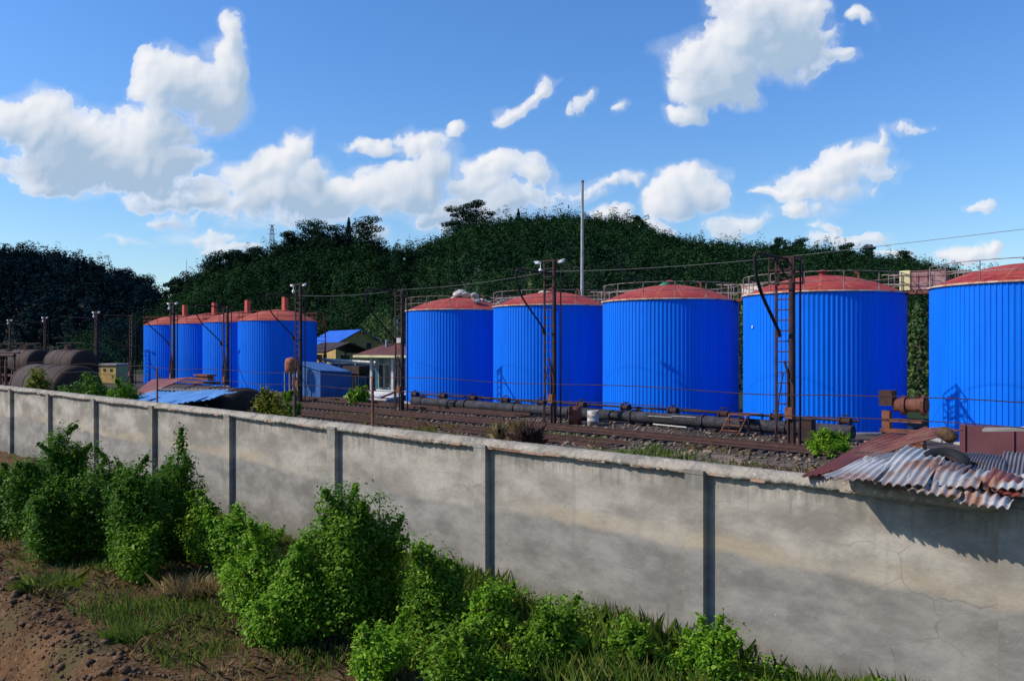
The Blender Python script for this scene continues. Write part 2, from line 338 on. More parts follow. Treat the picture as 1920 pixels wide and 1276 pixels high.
def cloud_field(X, Y, clouds):
    wx = X+.55*(_fbm(X, Y, 1.1, 4, 11)-.5)+.16*(_fbm(X, Y, .28, 3, 15)-.5)
    wy = Y+.55*(_fbm(X, Y, 1.1, 4, 21)-.5)+.16*(_fbm(X, Y, .28, 3, 25)-.5)
    acc = np.full(X.shape, -3.0)
    for cx, cy, rx, ry, a, wt in clouds:
        ux = wx-(cx-960)/100; uy = wy-(650-cy)/100; c, s = math.cos(math.radians(a)), math.sin(math.radians(a))
        p = (ux*c+uy*s)/(rx/100); q = (-ux*s+uy*c)/(ry/100)
        e = wt*(1-p*p-q*q)*min(1, .45+ry/60)
        k = .3; h = np.clip(k-np.abs(acc-e), 0, None)/k; acc = np.maximum(acc, e)+h*h*k*.25
    d = acc+1.25*(_fbm(wx, wy, .85, 8, 31, .6)-.5)+.8*(_fbm(wx, wy, .42, 6, 41, .56, True)-.5)+.32*(_fbm(X, Y, .17, 4, 45, .6, True)-.5)+.1
    d = np.minimum(d, acc*2.2+.75)
    sm = lambda v, lo, hi: (lambda t: t*t*(3-2*t))(np.clip((v-lo)/(hi-lo), 0, 1))
    crisp = sm(_fbm(X, Y, 1.6, 2, 51), .35, .65)
    al = sm(d, 0.0, .68-.42*crisp); al = al*(.76+.24*sm(d, .25, .9)); veil = .3*sm(acc+1.1*(_fbm(wx, wy*1.6, .9, 6, 61, .58)-.5), -.75, .45); al = np.maximum(al, veil)
    # body height field -> sunlight from upper left and shade painted into the puff colour
    hgt = np.sqrt(np.clip(d, 0, 1.4)+.02)
    gy_, gx_ = np.gradient(hgt); st = abs(X[0, 1]-X[0, 0]); ysign = np.sign(Y[1, 0]-Y[0, 0])
    gx_ = gx_/st; gy_ = gy_/st*ysign
    def blur(v, n):
        for ax in (0, 1):
            c = np.cumsum(np.concatenate([np.repeat(np.take(v, [0], ax), n+1, ax), v, np.repeat(np.take(v, [-1], ax), n, ax)], ax), ax)
            L = v.shape[ax]; v = (np.take(c, np.arange(2*n+1, 2*n+1+L), ax)-np.take(c, np.arange(0, L), ax))/(2*n+1)
        return v
    gs, gt = blur(gx_, 4), blur(gy_, 4)
    nz = 1/np.sqrt(1+.55*(gs**2+gt**2)); lam = (.74*gs*.74*1.0-.74*gt*.55)*nz*1.0+.62*nz
    thick = blur(np.clip(acc, 0, 1), 10)
    step = lambda v, dx, dy: np.roll(np.roll(v, int(round(dx/st)), 1), int(round(dy/st*-ysign)), 0)
    occ = 0
    for k in (1, 2, 3, 4): occ = occ+blur(np.clip(step(acc, .12*k, .22*k), 0, 1), 5)
    occ = occ/4
    lum = .91+.13*(lam-.5)-.42*np.clip(occ, 0, 1)*sm(d, .1, .8)-.07*(_fbm(X, Y, .9, 4, 71)-.3)
    lum = np.clip(lum, .45, 1.0)
    t = np.clip((.97-lum)/.4, 0, 1)[..., None]
    col_ = (1-t)*np.array([.90, .91, .95])+t*np.array([.40, .53, .70])
    return al, col_

def build_world():
    w = bpy.data.worlds.new('World'); sc.world = w; w.use_nodes = True; t = NT(w.node_tree); t.n.clear()
    out = t.node('ShaderNodeOutputWorld'); bg = t.node('ShaderNodeBackground'); bg.inputs[1].default_value = .092
    t.l.new(bg.outputs[0], out.inputs[0])
    sky = t.node('ShaderNodeTexSky'); sky.sky_type = 'NISHITA'; sky.sun_disc = False
    sky.sun_elevation = SUN_E; sky.sun_rotation = SUN_H; sky.altitude = 200; sky.air_density = 1.0; sky.dust_density = .6; sky.ozone_density = 2.5
    tc = t.node('ShaderNodeTexCoord').outputs['Generated']; sp = t.node('ShaderNodeSeparateXYZ', {0: tc})
    hs = t.node('ShaderNodeHueSaturation', {'Saturation': 1.15, 'Value': 1.0, 'Color': sky.outputs[0]})
    elev = t.ramp(sp.outputs[2], 0.0, .36)
    tint = t.mix(elev, (1.4, 1.55, 1.65), (1.2, 1.6, 2.05))
    t.l.new(t.mix(1.0, hs.outputs[0], tint, 'MULTIPLY'), bg.inputs[0])
def cloud_layer():
    """cumulus field far away, drawn on a piece of sky dome four kilometres out"""
    xs = np.concatenate([np.arange(-17, -10, .05), np.arange(-10, 10, .0185), np.arange(10, 17, .05)]); ys = np.arange(.0, 9, .0185)
    st = .0185; gx = np.arange(-17, 17, st); X, Y = np.meshgrid(gx, ys); al, cc = cloud_field(X, Y, CLOUDS)
    idx = np.clip(np.round((xs-gx[0])/st).astype(int), 0, len(gx)-1); al = al[:, idx]; cc = cc[:, idx]; X = X[:, idx]; Y = Y[:, idx]
    d = np.stack([X/16, np.ones_like(X), Y/16], -1); d = d/np.linalg.norm(d, axis=-1, keepdims=True)*4000; a, b = X.shape
    act = al > .001; q = act[:-1, :-1] | act[1:, :-1] | act[:-1, 1:] | act[1:, 1:]
    i = (np.arange(a-1)[:, None]*b+np.arange(b-1)[None, :])[q]
    F4 = np.stack([i, i+1, i+b+1, i+b], 1); used, inv = np.unique(F4.ravel(), return_inverse=True)
    m, t, bs, out = new_mat('cloud_vapour'); t.n.remove(bs)
    at = t.node('ShaderNodeAttribute', attribute_name='cloud'); em = t.node('ShaderNodeEmission', {'Color': at.outputs['Color'], 'Strength': 1.0})
    tr = t.node('ShaderNodeBsdfTransparent'); mx = t.node('ShaderNodeMixShader', {0: at.outputs['Alpha']})
    t.l.new(tr.outputs[0], mx.inputs[1]); t.l.new(em.outputs[0], mx.inputs[2]); t.l.new(mx.outputs[0], out.inputs[0])
    o = np_mesh('sky_clouds', d.reshape(-1, 3)[used], inv.reshape(-1, 4), m)
    ca = o.data.color_attributes.new('cloud', 'FLOAT_COLOR', 'POINT')
    rgba = np.concatenate([cc, al[..., None]], -1).reshape(-1, 4)[used].astype(np.float32); ca.data.foreach_set('color', rgba.ravel())
    tag(o, kind='structure')
build_world(); cloud_layer()
sd = bpy.data.lights.new('sun', 'SUN'); sd.energy = 4.7; sd.angle = R(.5); sd.color = (1, .93, .82)
so = bpy.data.objects.new('sun', sd); col.objects.link(so)
sv = Vector((math.sin(SUN_H)*math.cos(SUN_E), math.cos(SUN_H)*math.cos(SUN_E), math.sin(SUN_E)))
so.rotation_euler = sv.to_track_quat('Z', 'Y').to_euler(); so.location = (-30, -5, 40)

cd = bpy.data.cameras.new('camera'); cam = bpy.data.objects.new('camera', cd); col.objects.link(cam)
cam.location = (0, 0, EYE); cam.rotation_euler = (R(90), 0, 0); cd.sensor_width = 36; cd.lens = 36*F/1920
cd.shift_y = 12/1920; cd.clip_start = .1; cd.clip_end = 6000; sc.camera = cam
sc.view_settings.view_transform = 'Standard'; sc.view_settings.look = 'None'; sc.view_settings.exposure = 0
sc.cycles.max_bounces = 5; sc.cycles.transparent_max_bounces = 8

# ------------------------------------------------------------------ ground and hills
def vnoise(x, y, s, seed=0):
    x = np.asarray(x)/s+seed*17.3; y = np.asarray(y)/s+seed*9.1
    xi = np.floor(x).astype(int); yi = np.floor(y).astype(int); fx = x-xi; fy = y-yi
    fx = fx*fx*(3-2*fx); fy = fy*fy*(3-2*fy)
    def h(a, b): v = np.sin(a*127.1+b*311.7+seed*74.7)*43758.5453; return v-np.floor(v)
    return (h(xi, yi)*(1-fx)+h(xi+1, yi)*fx)*(1-fy)+(h(xi, yi+1)*(1-fx)+h(xi+1, yi+1)*fx)*fy-.5
def gh(D, t):
    D = np.asarray(D, float); t = np.asarray(t, float)
    near = np.clip((13-D)/1.5, 0, 1)
    z = near*(.22*vnoise(D, t, 1.7, 1)+.12*vnoise(D, t, .6, 2)+.06*vnoise(D, t, .25, 3))
    edge = 5.0+.25*vnoise(D*0, t, 2.5, 5)
    k = np.clip((edge-D)/.9, 0, 1); z = z-.85*k*k*(3-2*k)+.22*k*vnoise(D*.35, t, .45, 12)+.1*k*vnoise(D, t, .2, 13)
    k2 = np.clip((3.2-D)/1.5, 0, 1); z = z+1.0*k2
    mid = np.clip((D-12.5)/1, 0, 1)*np.clip((34-D)/1.5, 0, 1)
    z = z+mid*(.35*vnoise(D, t, 3.5, 7)+.18*vnoise(D, t, 1.1, 8)-.05)
    return z
def ground():
    Ds = np.concatenate([[-1500, -300, -60, -15, -4, 0], np.arange(1, 13, .14), np.arange(13, 35, .45), np.arange(36, 60, 4), [70, 100, 200, 500, 3000]])
    ts = np.concatenate([[-3000, -800, -300], np.arange(-140, -50, 2), np.arange(-50, 16, .2), np.arange(16, 40, 3), [80, 300, 1500]])
    DD, TT = np.meshgrid(Ds, ts, indexing='ij'); Z = gh(DD, TT)
    V = np.stack([n2[0]*DD+d2[0]*TT, n2[1]*DD+d2[1]*TT, Z], -1).reshape(-1, 3)
    a, b = len(Ds), len(ts); i = np.arange(a-1)[:, None]*b+np.arange(b-1)[None, :]; i = i.ravel()
    tag(np_mesh('ground', V, np.stack([i, i+b, i+b+1, i+1], 1)[:, ::-1], M['ground'], smooth=True), kind='structure')
ground()
prof1 = [(150, 640), (250, 610), (300, 580), (320, 562), (350, 530), (400, 497), (450, 485), (510, 468), (560, 451), (640, 447), (690, 450), (720, 462), (780, 462), (840, 440), (880, 424), (960, 416), (1060, 411), (1100, 411), (1180, 420), (1230, 440), (1300, 460), (1400, 467), (1500, 470), (1600, 482), (1700, 496), (1760, 508), (1830, 522), (1900, 536), (2100, 560), (2500, 590)]
prof2 = [(-700, 450), (-200, 440), (0, 464), (60, 470), (150, 482), (200, 500), (260, 522), (300, 548), (340, 580), (400, 610), (470, 640)]
def hillz(prof, x, Y, Y0, Y1, th):
    H = np.interp(x, [p[0] for p in prof], [p[1] for p in prof]); top = EYE+(650-H)*Y1/F-th
    k = np.clip((Y-Y0)/(Y1-Y0), 0, 1); k = k**.8*(1.25-.25*k)
    back = np.clip((Y-Y1)/(Y1*.9), 0, 1)
    return np.maximum(top, -1)*k*(1-back**2)
def ridge1(x): return np.interp(x, [150, 400, 720, 840, 1100, 1300, 1700, 2500], [250, 230, 230, 270, 280, 320, 330, 330])
def hill(name, prof, Y0f, Y1f, th, x0, x1):
    xs = np.arange(x0, x1, 16.); fr = np.linspace(0, 1.9, 40)
    X, K = np.meshgrid(xs, fr, indexing='ij'); Y0 = Y0f(X); Y1 = Y1f(X); Y = Y0+(Y1-Y0)*K
    Z = hillz(prof, X, Y, Y0, Y1, th)+1.5*vnoise((X-960)/F*Y, Y, 14, 3)*np.clip(K*3, 0, 1)-.05
    V = np.stack([(X-960)/F*Y, Y, Z], -1).reshape(-1, 3); a, b = X.shape
    i = (np.arange(a-1)[:, None]*b+np.arange(b-1)[None, :]).ravel()
    tag(np_mesh(name, V, np.stack([i, i+b, i+b+1, i+1], 1), M['hill'], smooth=True), kind='structure')
Y0c = lambda x: np.interp(x, [100, 500, 760, 900, 1300, 1900, 2500], [190, 172, 160, 112, 95, 80, 70])
hill('wooded_hill', prof1, Y0c, ridge1, 3.6, 100, 2560)
hill('distant_hill', prof2, lambda x: 0*x+230, lambda x: 0*x+380, 5.5, -900, 480)

# ------------------------------------------------------------------ foliage
def leaf_geo(C, N, size, asp=.5):
    C = np.asarray(C, float); N = np.asarray(N, float); N = N/np.maximum(np.linalg.norm(N, axis=1, keepdims=True), 1e-6)
    r = rng.normal(size=C.shape); T = np.cross(N, r); T /= np.maximum(np.linalg.norm(T, axis=1, keepdims=True), 1e-6); B = np.cross(N, T)
    s = np.asarray(size).reshape(-1, 1)*np.ones((len(C), 1))
    V = np.stack([C-T*s*.5, C+B*s*asp*.5-T*s*.05, C+T*s*.5-N*s*.12, C-B*s*asp*.5-T*s*.05], 1)
    i = np.arange(len(C))*4; return V.reshape(-1, 3), np.stack([i, i+1, i+2, i+3], 1)
def clump_pts(cs, rs, per, flat=1.0):
    """points on lumpy shells around clump centres cs (K,3) with radii rs (K,3)"""
    cs = np.asarray(cs, float); rs = np.asarray(rs, float)
    idx = np.repeat(np.arange(len(cs)), per); u = rng.normal(size=(len(idx), 3)); u /= np.linalg.norm(u, axis=1, keepdims=True)
    rad = rng.uniform(.45, 1.05, (len(idx), 1))**.6
    P = cs[idx]+u*rad*rs[idx]; N = u*.8+rng.normal(size=u.shape)*.45+np.array([0, 0, .45*flat]); return P, N
def crown_broad(h, w, seed, per=70, k=26):
    r = np.random.default_rng(seed); c = []
    for _ in range(k):
        a = r.uniform(0, 6.283); zz = r.uniform(.28, 1)**.8; rr = w*.5*math.sqrt(max(.05, 1-((zz-.55)/.55)**2))*r.uniform(.35, .9)
        c.append((rr*math.cos(a), rr*math.sin(a), h*zz*.9))
    c = np.array(c); s = w*r.uniform(.13, .24, (k, 1)); return clump_pts(c, np.hstack([s, s, s*.75]), per)
def crown_pine(h, w, seed, per=60, k=22):
    r = np.random.default_rng(seed); c = []
    for i in range(k):
        zz = .35+.65*i/(k-1); a = r.uniform(0, 6.283); rr = w*.5*(1.06-zz)**.38*r.uniform(.2, 1)*1.1
        c.append((rr*math.cos(a), rr*math.sin(a), h*zz*.97))
    c = np.array(c); s = w*r.uniform(.13, .22, (k, 1)); return clump_pts(c, np.hstack([s, s, s*.42]), per, 2)
def crown_fir(h, w, seed, per=90, k=10):
    r = np.random.default_rng(seed); P = []
    m = per*k; zz = r.uniform(0, 1, m)**1.3; a = r.uniform(0, 6.283, m); lay = .75+.25*np.sin(zz*40+r.uniform(0, 6))
    rr = w*.5*(1-zz)*lay*r.uniform(.5, 1.05, m)+.05
    P = np.stack([rr*np.cos(a), rr*np.sin(a), h*(.12+.88*zz)], 1); N = np.stack([np.cos(a), np.sin(a), .7+0*a], 1)+r.normal(size=(m, 3))*.4
    return P, N
def tree(x, ytop, Y, h, w, kind, label, mat='fP', zbase=None, group=None, leaf=None, seed=0, name=None, dens=1.0):
    zt = zof(ytop, Y); zb = zt-h if zbase is None else zbase; h = zt-zb
    nm = name or {'pine': 'pine_tree', 'broad': 'broadleaf_tree', 'fir': 'conifer_tree'}[kind]
    T = thing(nm, label, 'tree', ((x-960)/F*Y, Y, zb), 0, group)
    f = {'pine': crown_pine, 'broad': crown_broad, 'fir': crown_fir}[kind]
    P, N = f(h, w, seed+int(x), per=int(85*dens)); lf = leaf or .34*Y/230+.14
    V, Q = leaf_geo(P, N, lf*rng.uniform(.7, 1.3, len(P)), .6); np_mesh('crown', V, Q, M[mat], T)
    mb = MB(); rr = random.Random(int(x)); lean = rr.uniform(-.04, .04)*h
    pts = [(lean*k/5*(.3+.14*k), 0, h*.86*k/5-.4) for k in range(6)]; mb.tube(pts, [h*.022*(1-.16*k)+.03 for k in range(6)], 6)
    for j in range(9):
        zz = rr.uniform(.38, .82); a = rr.uniform(0, 6.28); L = w*.42*(1.15-zz)
        mb.tube([(lean*zz*.8, 0, h*zz), (L*.6*math.cos(a), L*.6*math.sin(a), h*(zz+.05)), (L*math.cos(a), L*math.sin(a), h*(zz+.08))], [h*.008+.03, h*.006+.02, .02], 4)
    mb.build('trunk', M['bark'], T); return T
# the wood itself (uncountable)
def wood(name, prof, Y0f, Y1f, x0, x1, count, hts, mat, th, leafs=(.5, .85), per=120, seed=3, conif=.45):
    r = np.random.default_rng(seed); Vs = []; Qs = []; off = 0; protos = []
    for k in range(10):
        if k < 10*conif: P, N = crown_fir(1, .5, k+seed, per=int(per/10*1.1), k=10)
        else: P, N = crown_broad(1, .85, k+seed, per=max(4, per//22), k=22)
        N = P-np.array([0, 0, .45]); N = N/np.linalg.norm(N, axis=1, keepdims=True)+r.normal(size=P.shape)*.22+np.array([0, 0, .25]); protos.append((P, N))
    xs = r.uniform(x0, x1, count); ks = np.clip(r.uniform(-.02, 1.12, count), 0, None)**.85
    ks = np.nan_to_num(ks, nan=0.0)
    Y0 = Y0f(xs); Y1 = Y1f(xs); Ys = Y0+(Y1-Y0)*ks; zs = hillz(prof, xs, Ys, Y0, Y1, th)
    allP = []; allN = []; allS = []
    for i in range(count):
        pid = r.integers(10); P, N = protos[pid]; h = r.uniform(*hts)*(1.55 if r.random() < .12 else 1)*(1.12 if pid < 10*conif else .95); a = r.uniform(0, 6.28); c, s = math.cos(a), math.sin(a)
        w = h*r.uniform(.85, 1.2)
        Rm = np.array([[c, -s, 0], [s, c, 0], [0, 0, 1]]); sc_ = np.array([w, w, h])
        allP.append((P*sc_) @ Rm.T+np.array([(xs[i]-960)/F*Ys[i], Ys[i], zs[i]-h*.18])); allN.append(N @ Rm.T)
        allS.append(r.uniform(.7, 1.3, len(P))*np.interp(Ys[i], [90, 300], leafs))
    P = np.vstack(allP); N = np.vstack(allN); S = np.concatenate(allS)
    V, Q = leaf_geo(P, N, S, .75); return tag(np_mesh(name, V, Q, M[mat]), 'dense dark green wood covering the '+('hillside behind the tanks' if prof is prof1 else 'hazy distant hill at the left'), 'wood', kind='stuff')
wood('hillside_wood', prof1, Y0c, ridge1, 130, 2500, 8500, (3.2, 6.2), 'fA', 3.6, (.34, .62), per=110)
wood('distant_wood', prof2, lambda x: 0*x+230, lambda x: 0*x+380, -700, 440, 2200, (5, 9), 'fB', 5.5, (.7, 1.0), seed=9)
tl = [ # skyline trees: x, y top, height m, width m, kind, words
 (893, 374, 9, 8, 'pine', 'tall round headed pine, the highest on the hill crest'), (858, 388, 7.5, 7.5, 'pine', 'open spreading pine just left of the highest crest pine'),
 (686, 408, 10, 8, 'pine', 'big dark pine on the ridge right of the power pylon'), (654, 408, 10, 4.5, 'fir', 'pointed fir beside the big ridge pine'), (580, 414, 9.5, 8, 'pine', 'broad dark pine midway between pylon and ridge fir'),
 (618, 424, 8, 6.5, 'pine', 'smaller pine in the ridge clump below the broad pine'), (545, 436, 8, 6, 'pine', 'dark pine right next to the power pylon'), (480, 463, 7, 6, 'pine', 'dark rounded pine left of the power pylon'),
 (446, 468, 7, 5.5, 'broad', 'small dark tree on the falling left end of the ridge'), (410, 472, 7.5, 6.5, 'broad', 'bushy dark tree on the ridge above the far blue tanks'), (352, 508, 7, 5, 'broad', 'last small tree where the ridge drops to the gap'), (328, 524, 6, 5, 'pine', 'low pine at the foot of the ridge in the gap'),
 (972, 392, 7.5, 5, 'fir', 'narrow pointed tree on the crest left of the white pole'), (1192, 405, 8, 6.5, 'pine', 'dark pine on the right shoulder of the main hill'), (1252, 434, 7, 5.5, 'broad', 'light feathery tree on the right slope of the main hill'),
 (1460, 446, 8, 6, 'pine', 'pine above the loading mast on the right ridge'), (1500, 447, 8, 6, 'pine', 'round pine just right of the mast on the right ridge'), (1585, 456, 7.5, 6, 'pine', 'dark tufted pine over the fourth near tank'), (1626, 460, 8, 6.5, 'pine', 'stout pine right of the tufted pine on the right ridge'), (1700, 470, 9, 7, 'pine', 'open layered pine at the low right end of the ridge')]
for i, (x, y, h, w, k, lb) in enumerate(tl):
    tree(x, y, float(ridge1(x))-6, h+5, w*(1.95 if 500 < x < 720 else 1.6), k, lb, 'fL' if 'light' in lb else 'fP', seed=i*7, dens=2.5, leaf=.52)
for i, (x, y, lb) in enumerate([(48, 450, 'rounded tree standing above the far left hill'), (232, 500, 'dark tree on the right slope of the far left hill'), (268, 512, 'lowest tree at the right tip of the far left hill'), (100, 466, 'small tree on the flat top of the far left hill')]):
    tree(x, y, 372, 14, 12, 'broad', lb, 'fB', seed=60+i)
tree(996, 508, 78, 9, 5, 'fir', 'pale feathery conifer rising behind the second near tank', 'fL', zbase=0, leaf=.3, dens=1.6)
tree(722, 575, 122, 9, 8, 'broad', 'yellow green tree beside the leftmost near tank', 'fL', zbase=0, leaf=.3, dens=1.2)
tree(1412, 528, 76, 9, 5.5, 'broad', 'light green tree top showing between third and fourth near tank', 'fL', zbase=0, leaf=.3, dens=1.4)
tree(1722, 560, 66, 9, 6.5, 'fir', 'dense green tree filling the gap between the two right tanks', 'fL', zbase=0, leaf=.3, dens=1.8)
tree(1690, 590, 72, 9, 6, 'broad', 'shaded tree behind the right edge of the fourth near tank', 'fA', zbase=0, leaf=.35, dens=1.8)
tree(650, 560, 172, 11, 14, 'broad', 'dark rounded tree over the yellow house', 'fA', zbase=0, leaf=.4, dens=1.4)
tree(742, 560, 150, 11, 10, 'broad', 'dark tree at the hill foot behind the loading mast', 'fA', zbase=0, leaf=.4, dens=1.4)
tree(240, 600, 165, 9, 14, 'broad', 'dark tree left of the far blue tanks', 'fB', zbase=0, leaf=.5, dens=1.4)

# ------------------------------------------------------------------ storage tanks
RT = 4.68; HT = 8.0
def corr_shell(r, h, ribs, name, parent, zs=(0.0,)):
    ring = []
    for k in range(ribs):
        for f, dr in ((0, 0), (.42, 0), (.55, .034), (.87, .034)):
            a = 2*math.pi*(k+f)/ribs; ring.append(((r+dr)*math.cos(a), (r+dr)*math.sin(a)))
    n = len(ring); vs = [(x, y, z) for z in (0, h) for x, y in ring]
    mb = MB(); mb.add(vs, [(k, (k+1) % n, n+(k+1) % n, n+k) for k in range(n)]); return mb.build(name, M['blue'], parent)
def railing_ring(mb, r, h, posts, pr=.028, rr=.024, a0=0, a1=2*math.pi, z0=0, mids=(.5, 1.0)):
    n = 60; full = abs(a1-a0-2*math.pi) < 1e-3
    for f in mids:
        mb.tube([(r*math.cos(a0+(a1-a0)*k/n), r*math.sin(a0+(a1-a0)*k/n), z0+h*f) for k in range(n+1)], rr, 5)
    for k in range(posts if full else posts+1):
        a = a0+(a1-a0)*k/posts; mb.cyl((r*math.cos(a), r*math.sin(a), z0), (r*math.cos(a), r*math.sin(a), z0+h), pr, n=5)
def dome(mb, r, rise, z, seg=32):
    pr = []; 
    for k in range(9):
        f = 1-k/8; pr.append((max(.01, r*f), z+rise*(1-f**2)))
    mb.lathe(pr, seg, smooth=True)
def near_tank(t, label, k):
    T = thing('storage_tank', label, 'storage tank', W(10.813*RT, t), ROT, 'large blue storage tanks beside the railway')
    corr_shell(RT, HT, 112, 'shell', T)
    mb = MB(); dome(mb, RT+.02, 1.2, HT+.06); mb.build('dome_roof', M['dome'], T)
    mb = MB(); mb.lathe([(RT-.1, HT+.001), (RT+.12, HT+.001), (RT+.14, HT+.09), (RT-.02, HT+.1)], 64); mb.build('rim', M['rim'], T)
    mb = MB(); railing_ring(mb, RT+.02, 1.08, 14, z0=HT+.08, pr=.03, rr=.022); mb.build('railing', M['rail_w'], T)
    mb = MB(); a = R(60+k*40); mb.cyl((0, 0, HT+1.1), (0, 0, HT+1.5), .22, n=14).cyl((0, 0, HT+1.5), (0, 0, HT+1.62), .36, .1, n=14); mb.build('roof_vent', M['rail_r'], T)
    mb = MB(); mb.cyl((1.6, 1.5, HT+.9), (1.6, 1.5, HT+1.35), .09, n=8).cyl((1.6, 1.5, HT+1.35), (1.35, 1.4, HT+1.5), .09, n=8).build('vent_pipe', M['rust2'], T)
    mb = MB(); mb.lathe([(RT+.35, 0), (RT+.35, .12), (RT-.05, .13)], 48); mb.build('base_ring', M['mortar'], T)
    # flanged outlet with valve at the front of the foot
    mb = MB(); mb.cyl((.8, -RT+.05, .7), (.8, -RT-1.2, .7), .1, n=10).cyl((.8, -RT-.16, .7), (.8, -RT-.1, .7), .2, n=14).cyl((.8, -RT-1.2, .7), (.8, -RT-1.2, .2), .1, n=8); mb.build('outlet_pipe', M['rust'], T)
    return T
NT_T = [(-12.172+2.389*k)*RT for k in range(5)]
labs = ['blue corrugated tank with white sacks heaped on its red dome, leftmost of the near row', 'blue corrugated tank behind the lamp mast, second of the near row', 'blue corrugated tank with green netting on its red dome', 'blue corrugated tank with a small white tag, behind the rightmost ladder mast', 'huge bright blue tank cut off by the right edge of the photo']
for k, t in enumerate(NT_T):
    T = near_tank(t, labs[k], k)
    if k == 3:
        mb = MB(); a = math.radians(205); mb.box(((RT+.07)*math.cos(R(238)), (RT+.07)*math.sin(R(238)), 6.1), (.02, .13, .13), R(238)).build('tag_plate', M['lampw'], T)
# walkways bridging the tank tops
def walkway(ta, tb, label, box=False):
    L = tb-ta; mid = (ta+tb)/2; gap = L-2*RT
    T = thing('walkway', label, 'walkway', W(10.813*RT+1.2, mid, HT+.1), ROT, 'catwalks between the near tanks')
    hl = gap/2+1.0
    mb = MB(); mb.box((0, 0, 0), (2*hl, .9, .08)).box((0, -.45, -.08), (2*hl, .06, .16)).box((0, .45, -.08), (2*hl, .06, .16)); mb.build('deck', M['rust2'], T)
    for sy in (-.45, .45):
        mb = MB()
        for f in (.5, 1.05): mb.tube([(-hl-.4, sy, f), (-hl*.5, sy, f-.05), (0, sy, f-.07), (hl*.5, sy, f-.05), (hl+.4, sy, f)], .028, 5)
        for q in range(6): mb.cyl((-hl+2*hl*q/5, sy, 0), (-hl+2*hl*q/5, sy, 1.03), .03, n=5)
        mb.build('railing', M['rail_w'], T)
    return T
walkway(NT_T[0], NT_T[1], 'narrow railed catwalk joining the first and second near tank tops')
walkway(NT_T[1], NT_T[2], 'railed catwalk joining the second and third near tank tops')
walkway(NT_T[2], NT_T[3], 'railed catwalk between the green netting tank and the fourth near tank')
walkway(NT_T[3], NT_T[4], 'railed catwalk leading to the huge tank at the right edge')
# cabinet standing on the last catwalk
cb = thing('cabinet', 'rusty steel cabinet with one cream end, on the catwalk between the two right tanks', 'cabinet', W(10.813*RT+1.2, (NT_T[3]+NT_T[4])/2-.1, HT+.15), ROT)
mb = MB(); mb.box((.35, 0, .6), (1.9, .6, 1.1)).build('body', gmat('dull_red_cabinet', (.26, .11, .11), (.32, .2, .2), scale=1), cb)
mb = MB(); mb.box((-.92, -.05, .62), (.6, .64, 1.14)).build('end_panel', M['cream'], cb)
mb = MB(); mb.box((.35, -.31, .6), (.04, .02, 1.0)).box((.35, -.31, 1.1), (1.8, .02, .04)).build('door_seam', M['rust'], cb)
cb2 = thing('cabinet', 'small rust streaked white box on the catwalk beside the fourth near tank', 'box', W(10.813*RT+1.0, (NT_T[2]+NT_T[3])/2+.3, HT+.15), ROT)
mb = MB(); mb.box((0, 0, .42), (1.25, .6, .8)).build('body', gmat('peeling_white', (.6, .55, .48), (.35, .13, .08), scale=2.5), cb2)
mb = MB(); mb.box((0, 0, .86), (1.35, .7, .07)).build('lid', M['sack'], cb2)
# sacks and netting
def sack(x, y, t, dD, s, lab, grp, seed):
    D = 10.813*RT+dD; Y = dep(x, D); p = PY(x, y+1.5, Y)
    T = thing('sack', lab, 'sack', p, rng.uniform(0, 3), grp)
    mb = MB(); mb.blob((0, 0, 0), (.6*s, .36*s, .22*s), seed, amp=.6)
    mb.blob((.5*s, .05*s, .08*s), (.16*s, .1*s, .12*s), seed+1, sub=1); mb.build('sack_body', M['sack'], T); T.rotation_euler = (rng.uniform(-.3, .3), rng.uniform(-.4, .4), rng.uniform(0, 3.1)); return T
for i, (x, y, s) in enumerate([(862, 548, 1.15), (856, 556, 1.1), (874, 553, .8), (873, 562, .9), (890, 554, .95), (888, 563, .9), (846, 562, .8), (835, 564, .75), (822, 567, .7), (860, 564, .9), (895, 562, .6)]):
    sack(x, y, 0, -1.0 if i > 5 else .3, s, 'dirty white sack in the heap on top of the leftmost near dome', 'sacks heaped on the leftmost near dome', i)
for i, (x, y, s) in enumerate([(909, 566, .95), (916, 569, .9), (938, 570, .9), (945, 565, .8), (933, 573, .8)]):
    sack(x, y, 0, 3.0, s, 'white sack lying behind the rim between first and second dome', 'sacks between the first two domes', 30+i)
for i, (x, y, s) in enumerate([(1018, 549, .9), (1028, 547, 1.0), (1023, 552, .9)]):
    sack(x, y, 0, .5, s, 'white sack on top of the dome behind the lamp mast', 'sacks on the second dome', 50+i)
T = thing('netting', 'crumpled green netting on top of the third red dome', 'netting', PY(1258, 537, dep(1258, 10.813*RT)), 0)
mb = MB(); mb.blob((0, 0, -.05), (1.0, .6, .2), 5, amp=.5).blob((-.35, 0, .12), (.4, .3, .18), 9, amp=.5).blob((.8, .1, -.12), (.5, .3, .13), 12, amp=.5); mb.build('net_heap', M['green_tarp'], T)
